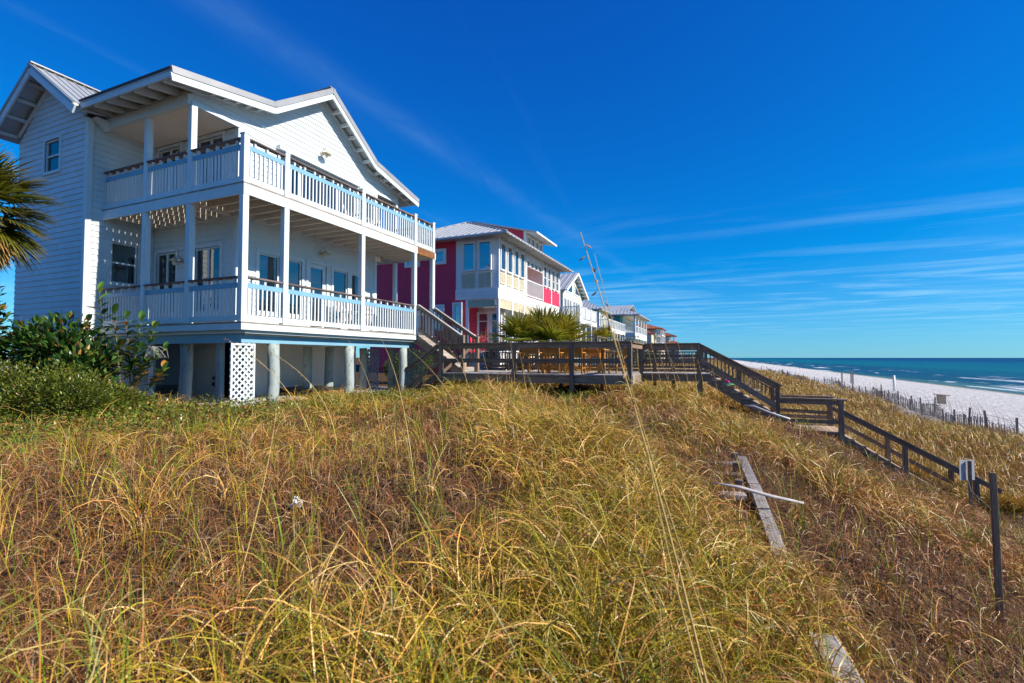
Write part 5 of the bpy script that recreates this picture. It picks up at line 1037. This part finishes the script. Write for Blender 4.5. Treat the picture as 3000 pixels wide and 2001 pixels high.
# ---- sea oats: single stalks
OATM = plain('sea_oat_stalk', (.62, .42, .15), .7, 0, .2, 30, .25); OATD = plain('sea_oat_seed', (.34, .22, .12), .8, 0, .2, 60, .3)
def sea_oat(root, tip, bow, r0, label, seeds=26, sl=.22, r1=None):
    root = Vector(root); tip = Vector(tip); root.z = float(gz(root.x, root.y)) - .05; t_ = thing('sea_oat', label, 'sea oats', tuple(root), 'sea oat stalks standing out of the grass'); P = []; bow = Vector(bow)
    for k in range(11): f = k / 10; P.append(root.lerp(tip, f) + bow * (4 * f * (1 - f)))
    MB().tube(P, [r0 * (1 - .075 * k) for k in range(11)], 7).build('stem', OATM, t_, True); m_ = MB()
    if seeds:
        for i in range(seeds):
            f = 1 - sl + sl * i / seeds; kk = min(int(f * 10), 9); p = P[kk].lerp(P[kk + 1], f * 10 - kk); a = i * 2.4; dr_ = Vector((math.cos(a) * .8, math.sin(a) * .8, -.55)); L_ = r0 * random.uniform(4, 7)
            s_ = dr_.cross(Vector((0, 0, 1))).normalized() * L_ * .22; u_ = dr_.cross(s_).normalized() * L_ * .10; p = p + dr_ * r0 * 1.2
            m_.add([p, p + dr_ * L_ * .5 + s_, p + dr_ * L_, p + dr_ * L_ * .5 - s_, p + dr_ * L_ * .5 + u_, p + dr_ * L_ * .5 - u_], [(0, 1, 4), (1, 2, 4), (2, 3, 4), (3, 0, 4), (1, 0, 5), (2, 1, 5), (3, 2, 5), (0, 3, 5)])
        m_.build('seed_head', OATD, t_)
    return t_
sea_oat((0.042, 1.824, 5), (-0.449, 1.695, 7.060), (.03, 0, .0), .0056, 'tall straw sea oat stalk leaning across the rail into the sky', 14, .30)
sea_oat((0.156, 1.962, 5), (-0.436, 1.865, 7.011), (-.03, 0, .0), .0030, 'thinner sea oat stalk leaning beside the tall one across the rail', 10, .25)
sea_oat((.12, 1.6, 5), (-.22, 1.7, 6.30), (-.04, .03, .02), .0048, 'broken sea oat stalk bent over before the rail', 0)
sea_oat((-1.32, .28, 5), (-1.55, .42, 6.25), (-.03, 0, .0), .007, 'blurred thick grey stalk standing closest to the lens', 0)
sea_oat((-2.35, 1.75, 5), (-2.6, 2.25, 6.3), (.05, 0, .03), .0034, 'pale thin stalk rising out of the low brown litter', 0)
for (a, b_, bw, lab) in (((-5.05, 5.0), (-6.1, 4.4, 6.88), (.25, 0, .12), 'golden arching sea oat drooping before the blue band'), ((-4.75, 5.1), (-5.9, 4.9, 6.72), (.2, .1, .1), 'second golden sea oat arching before the lattice panel'), ((-5.2, 6.6), (-5.85, 6.5, 6.92), (.12, 0, .05), 'sea oat with drooping seeds before the first pile'), ((-2.1, 3.1), (-4.3, 5.3, 7.0), (.1, 0, .12), 'long bare stalk slanting across the piles'), ((-3.5, 6.5), (-5.2, 7.0, 6.9), (.1, .1, .1), 'thin stalk slanting before the hot tub'), ((-5.0, 9.5), (-5.7, 9.6, 6.85), (.1, 0, .06), 'short seeded sea oat before the far pile')): sea_oat((a[0], a[1], 5), b_, bw, .0058 if 'golden' in lab else .0045, lab, 30 if ('golden' in lab or 'seed' in lab) else 0, .34)
random.seed(9)
spots = [(-5.9, 12.4, 1.0), (-5.2, 12.5, 1.4), (-4.9, 12.6, 1.3), (-6.6, 12.3, 1.1), (-1.9, 13.4, 1.5), (-1.6, 13.9, 1.2), (-1.3, 13.6, 1.35), (-.9, 14.0, 1.6), (-.7, 13.5, 1.1), (-.45, 13.8, 1.45), (-1.1, 14.4, 1.25), (-.2, 13.6, 1.2), (-2.6, 12.6, 1.2), (-.6, 14.6, 1.7), (.1, 13.9, 1.0)]
for i, (xx, yy, hh) in enumerate(spots):
    zb = float(gz(xx, yy)); sea_oat((xx, yy, zb), (xx - random.uniform(.1, .45), yy + random.uniform(-.2, .2), zb + hh + .2), (.03, 0, .03), .006, 'tan sea oat with brown seed head rising before the ' + ('platform rail' if xx < -2.2 else 'walkway rail'), 22, .22)['group'] = 'sea oats before the boardwalk rail'

# ------------------------------------------------------------------ odds and ends on the slope
ow = thing('broken_boardwalk', 'half buried grey timbers of an old boardwalk in the grass', 'timbers', (.45, 6.5, 5.0))
def gtop(x_, y_, dz): return (x_, y_, float(gz(x_, y_)) + dz)
beam('beam', gtop(.32, 7.5, .03), gtop(.38, 6.1, .06), .115, .08, TOPW, ow); beam('beam', gtop(.385, 6.05, .075), gtop(.48, 4.55, .02), .115, .08, TOPW, ow); beam('beam', gtop(.53, 3.2, .06), gtop(.63, 2.45, .04), .14, .09, TOPW, ow)
for i, yy in enumerate((7.0, 6.35, 5.7, 4.95)): beam('cross_plank', gtop(.02, yy, -.01), gtop(.28, yy + .03, .06), .15, .05, GREYW if i % 2 else TOPW, ow); beam('stub_post', gtop(.22, yy + .14, -.1), gtop(.22, yy + .14, .17), .08, .08, GREYW, ow, up=(1, 0, 0))
p0 = Vector(gtop(-.05, 5.2, .30)); p1 = Vector(gtop(.78, 5.5, .26))
tag(MB().tube([p0, p0.lerp(p1, .3) + Vector((0, .02, .01)), p0.lerp(p1, .65) + Vector((0, -.015, .0)), p1], [.008, .017, .018, .012], 9).build('driftwood_pole', DRIFT, None, True), 'white driftwood pole lying across the old timbers', 'driftwood')
PIPE = plain('white_pipe_plastic', (.72, .72, .70), .4)
tag(MB().tube([gtop(.75, 15.2, .25), gtop(1.0, 15.0, .30), gtop(1.35, 14.8, .26), gtop(1.8, 14.6, .22)], .026, 10).build('plastic_pipe', PIPE, None, True), 'white plastic pipe in the grass beside the upper steps', 'pipe')
me = MB(); c0 = Vector(gtop(-3.08, 2.86, .07))
for i in range(9): a = i * .7; me.tube([c0 + Vector((.03 * math.cos(a), .03 * math.sin(a), -.02)), c0 + Vector((.06 * math.cos(a * 1.7), .05 * math.sin(a * 1.3), .01 + .008 * (i % 3)))], [.022, .01], 6)
tag(me.build('paper_scrap', plain('white_paper', (.60, .60, .58), .8), None), 'crumpled white paper scrap caught in the brown grass', 'litter')
sg = thing('warning_sign', 'small sign seen from its plain grey white back on a dark post', 'sign', gtop(4.37, 11.7, 0))
MB().add(bv((4.355, 11.69, 3.3), (4.40, 11.735, 4.66)), BF).build('post', GREYW, sg); sgn = Matrix.Rotation(R(28), 3, 'Z')
V = [sgn @ Vector(v) for v in bv((-.155, .052, -.19), (.155, .058, .19))]; MB().add([v + Vector((4.375, 11.70, 4.48)) for v in V], BF).build('sign_plate', plain('sign_back', (.40, .41, .44), .45, .2), sg)
wp = beam('wooden_post', (1.958, 4.820, 4.240), (1.991, 4.957, 5.698), .036, .036, GREYW, None, up=(1, 0, 0)); tag(wp, 'lone dark weathered post leaning in the grass near the sign', 'post')
wire = MB().tube([(4.3, 11.7, 4.5), (3.3, 8.8, 4.72), (1.991, 4.957, 5.398)], .0015, 5).build('guide_wire', plain('thin_wire', (.45, .44, .42), .5), None); tag(wire, 'thin wire strung from the sign post to the lone post', 'wire')

# ------------------------------------------------------------------ beach fence
FN = thing('sand_fence', 'weathered slatted sand fence with taller posts along the dune foot', 'fence', (15, 60, 2.2))
FW = wood('fence_wood', (.28, .22, .17), (.46, .38, .31), (.60, .52, .43)); fm = MB()
def fx_(y_): return 15.2 + .9 * math.sin(y_ * .09 + 1) + .4 * math.sin(y_ * .31)
y_ = 33.0; k = 0; random.seed(5)
while y_ < 190:
    xx = fx_(y_); zz = float(gz(xx, y_))
    if k % 1 == 0:
        h_ = random.uniform(1.15, 1.5); beam('post', (xx + random.uniform(-.05, .05), y_, zz - .3), (xx + random.uniform(-.12, .12), y_ + random.uniform(-.1, .1), zz + h_), .085, .085, FW, FN, up=(1, 0, 0))
    y_ += 2.3 if y_ < 70 else 3.4; k += 1
y_ = 33.0
while y_ < 170:
    xx = fx_(y_) + .08; zz = float(gz(xx, y_)); tl = random.uniform(-.08, .08)
    fm.bar((xx, y_, zz - .1), (xx + random.uniform(-.06, .06), y_ + tl, zz + random.uniform(.85, 1.02)), .012, .032 + .0001 * y_, (1, 0, 0))
    y_ += .15 if y_ < 60 else .26
tag(fm.build('pickets', FW, FN), kind='stuff'); wi = MB()
for hh in (.3, .75, 1.15): wi.tube([(fx_(v) + .06, v, float(gz(fx_(v), v)) + hh) for v in np.arange(33, 150, 2.3)], .008, 4)
tag(wi.build('wires', plain('fence_wire', (.12, .12, .12), .6), FN), kind='stuff')
bo = thing('beach_box', 'brown wooden box on posts with plank lid beyond the sand fence', 'box', (20.6, 61, 1.9)); 
box('body', (20.5, 60.7, 2.0), (21.05, 61.3, 2.85), TANW, bo); beam('lid', (20.25, 61.0, 2.93), (21.4, 61.0, 2.85), .6, .08, TANW, bo)
tag(MB().tube([(24.2, 87, 1.5), (24.2, 87, 4.0)], .16, 10).build('marker_post', PIPE, None, True), 'white round marker post standing on the open sand', 'post')
for i, (xx, yy) in enumerate(((22.2, 108.7), (23.8, 109.4), (22.9, 104))): tag(beam('beach_post', (xx, yy, 1.4), (xx, yy, 4.0), .2, .2, FW, None, up=(1, 0, 0)), 'tall brown post in the cluster standing on the sand by the fence', 'post', 'tall posts on the open sand')

# ------------------------------------------------------------------ neighbour's boardwalk
NB = thing('neighbour_boardwalk', 'dark railed boardwalk beyond the platform running down to the beach', 'boardwalk', (-4, 24, 5.6))
box('walk_deck', (-12, 24.0, 5.95), (-.4, 25.4, 6.05), GREYW, NB)
for yy in (24.0, 25.4):
    beam('top_rail', (-12, yy, 6.88), (-.42, yy, 6.88), .14, .05, GREYW, NB); beam('bottom_rail', (-12, yy, 6.15), (-.42, yy, 6.15), .05, .08, GREYW, NB); beam('hand_rail', (-.42, yy, 6.88), (4.3, yy, 4.0), .14, .06, GREYW, NB); beam('stair_rail', (-.42, yy, 6.15), (4.3, yy, 3.3), .05, .08, GREYW, NB)
    for xx in (-.42, 1.0, 2.5, 4.1): zt_ = 6.88 - max(0, xx + .42) * .61; beam('post', (xx, yy, zt_ - 1.6), (xx, yy, zt_), .11, .11, GREYW, NB, up=(1, 0, 0))
    bm = MB()
    for xx in np.arange(-11.9, 4.2, .16): zt_ = 6.86 - max(0, xx + .42) * .61; bm.bar((xx, yy, zt_ - .74), (xx, yy, zt_), .04, .04, (1, 0, 0))
    tag(bm.build('pickets', GREYW, NB), kind='stuff')
beam('landing', (1.0, 24.7, 5.1), (1.9, 24.7, 5.1), 1.4, .06, TOPW, NB); beam('stringer', (-.4, 24.0, 5.9), (4.3, 24.0, 3.05), .06, .3, GREYW, NB)
N3 = thing('picket_terrace', 'dark picket railed terrace before the pale mint gabled house', 'terrace', (-8, 31, 6)); box('terrace_deck', (-9.6, 30, 6.6), (-6.9, 33, 6.75), GREYW, N3)
beam('top_rail', (-9.6, 30, 7.95), (-6.9, 30, 7.95), .14, .06, GREYW, N3); beam('bottom_rail', (-9.6, 30, 7.0), (-6.9, 30, 7.0), .06, .08, GREYW, N3); beam('top_rail', (-6.9, 30, 7.95), (-6.9, 33, 7.95), .14, .06, GREYW, N3)
for xx in np.arange(-9.55, -6.9, .17): beam('picket', (xx, 30, 6.75), (xx, 30, 7.92), .07, .04, GREYW, N3, up=(1, 0, 0))
for xx, yy in ((-9.6, 30), (-6.9, 30), (-6.9, 33), (-9.6, 33)): beam('post', (xx, yy, 5.3), (xx, yy, 8.0), .12, .12, GREYW, N3, up=(1, 0, 0))

# ------------------------------------------------------------------ people on the beach
def person(loc, rot, label, top, legs):
    z0 = float(gz(loc[0], loc[1])); t_ = thing('person', label, 'person', (loc[0], loc[1], z0), 'people walking on the beach')
    me = bpy.data.meshes.new('body'); J = [(0, 0, .98), (0, 0, 1.2), (0, 0, 1.42), (0, .01, 1.52), (0, .02, 1.64), (0, .01, 1.76), (.17, 0, 1.42), (.24, .02, 1.15), (.22, .10, .92), (-.17, 0, 1.42), (-.24, -.02, 1.15), (-.22, -.08, .92), (.1, 0, .92), (.11, .12, .5), (.11, .02, .06), (.11, .16, .03), (-.1, 0, .92), (-.11, -.05, .5), (-.11, -.25, .1), (-.11, -.1, .04)]
    E_ = [(0, 1), (1, 2), (2, 3), (3, 4), (4, 5), (2, 6), (6, 7), (7, 8), (2, 9), (9, 10), (10, 11), (0, 12), (12, 13), (13, 14), (14, 15), (0, 16), (16, 17), (17, 18), (18, 19)]
    me.from_pydata(J, E_, []); o = link('body', me, (loc[0], loc[1], z0), t_); o.rotation_euler = (0, 0, rot); md = o.modifiers.new('skin', 'SKIN'); rad = [.15, .14, .15, .055, .10, .08, .06, .045, .035, .06, .045, .035, .09, .06, .045, .04, .09, .06, .045, .04]
    for v, r_ in zip(me.skin_vertices[0].data, rad): v.radius = (r_, r_ * .8)
    me.skin_vertices[0].data[0].use_root = True; o.modifiers.new('sub', 'SUBSURF').levels = 1
    m_, ns_, ls_, b_ = newmat('clothes'); tc_ = ns_.new('ShaderNodeTexCoord'); s2 = ns_.new('ShaderNodeSeparateXYZ'); ls_.new(tc_.outputs['Object'], s2.inputs[0]); mr_ = ns_.new('ShaderNodeMath'); mr_.operation = 'DIVIDE'; mr_.inputs[1].default_value = 1.8; ls_.new(s2.outputs[2], mr_.inputs[0])
    r_ = ramp(ns_, [(0, (.45, .28, .2)), (.22, legs), (.54, top), (.84, (.45, .28, .2)), (.95, (.05, .03, .02))]); r_.color_ramp.interpolation = 'CONSTANT'; ls_.new(mr_.outputs[0], r_.inputs[0]); ls_.new(r_.outputs[0], b_.inputs['Base Color']); me.materials.append(m_)
person((41.2, 294), 1.0, 'person in dark clothes walking along the water line', (.05, .03, .06), (.02, .02, .03)); person((28.4, 452), 2.0, 'far person in a red top on the white sand', (.3, .04, .04), (.03, .03, .05))
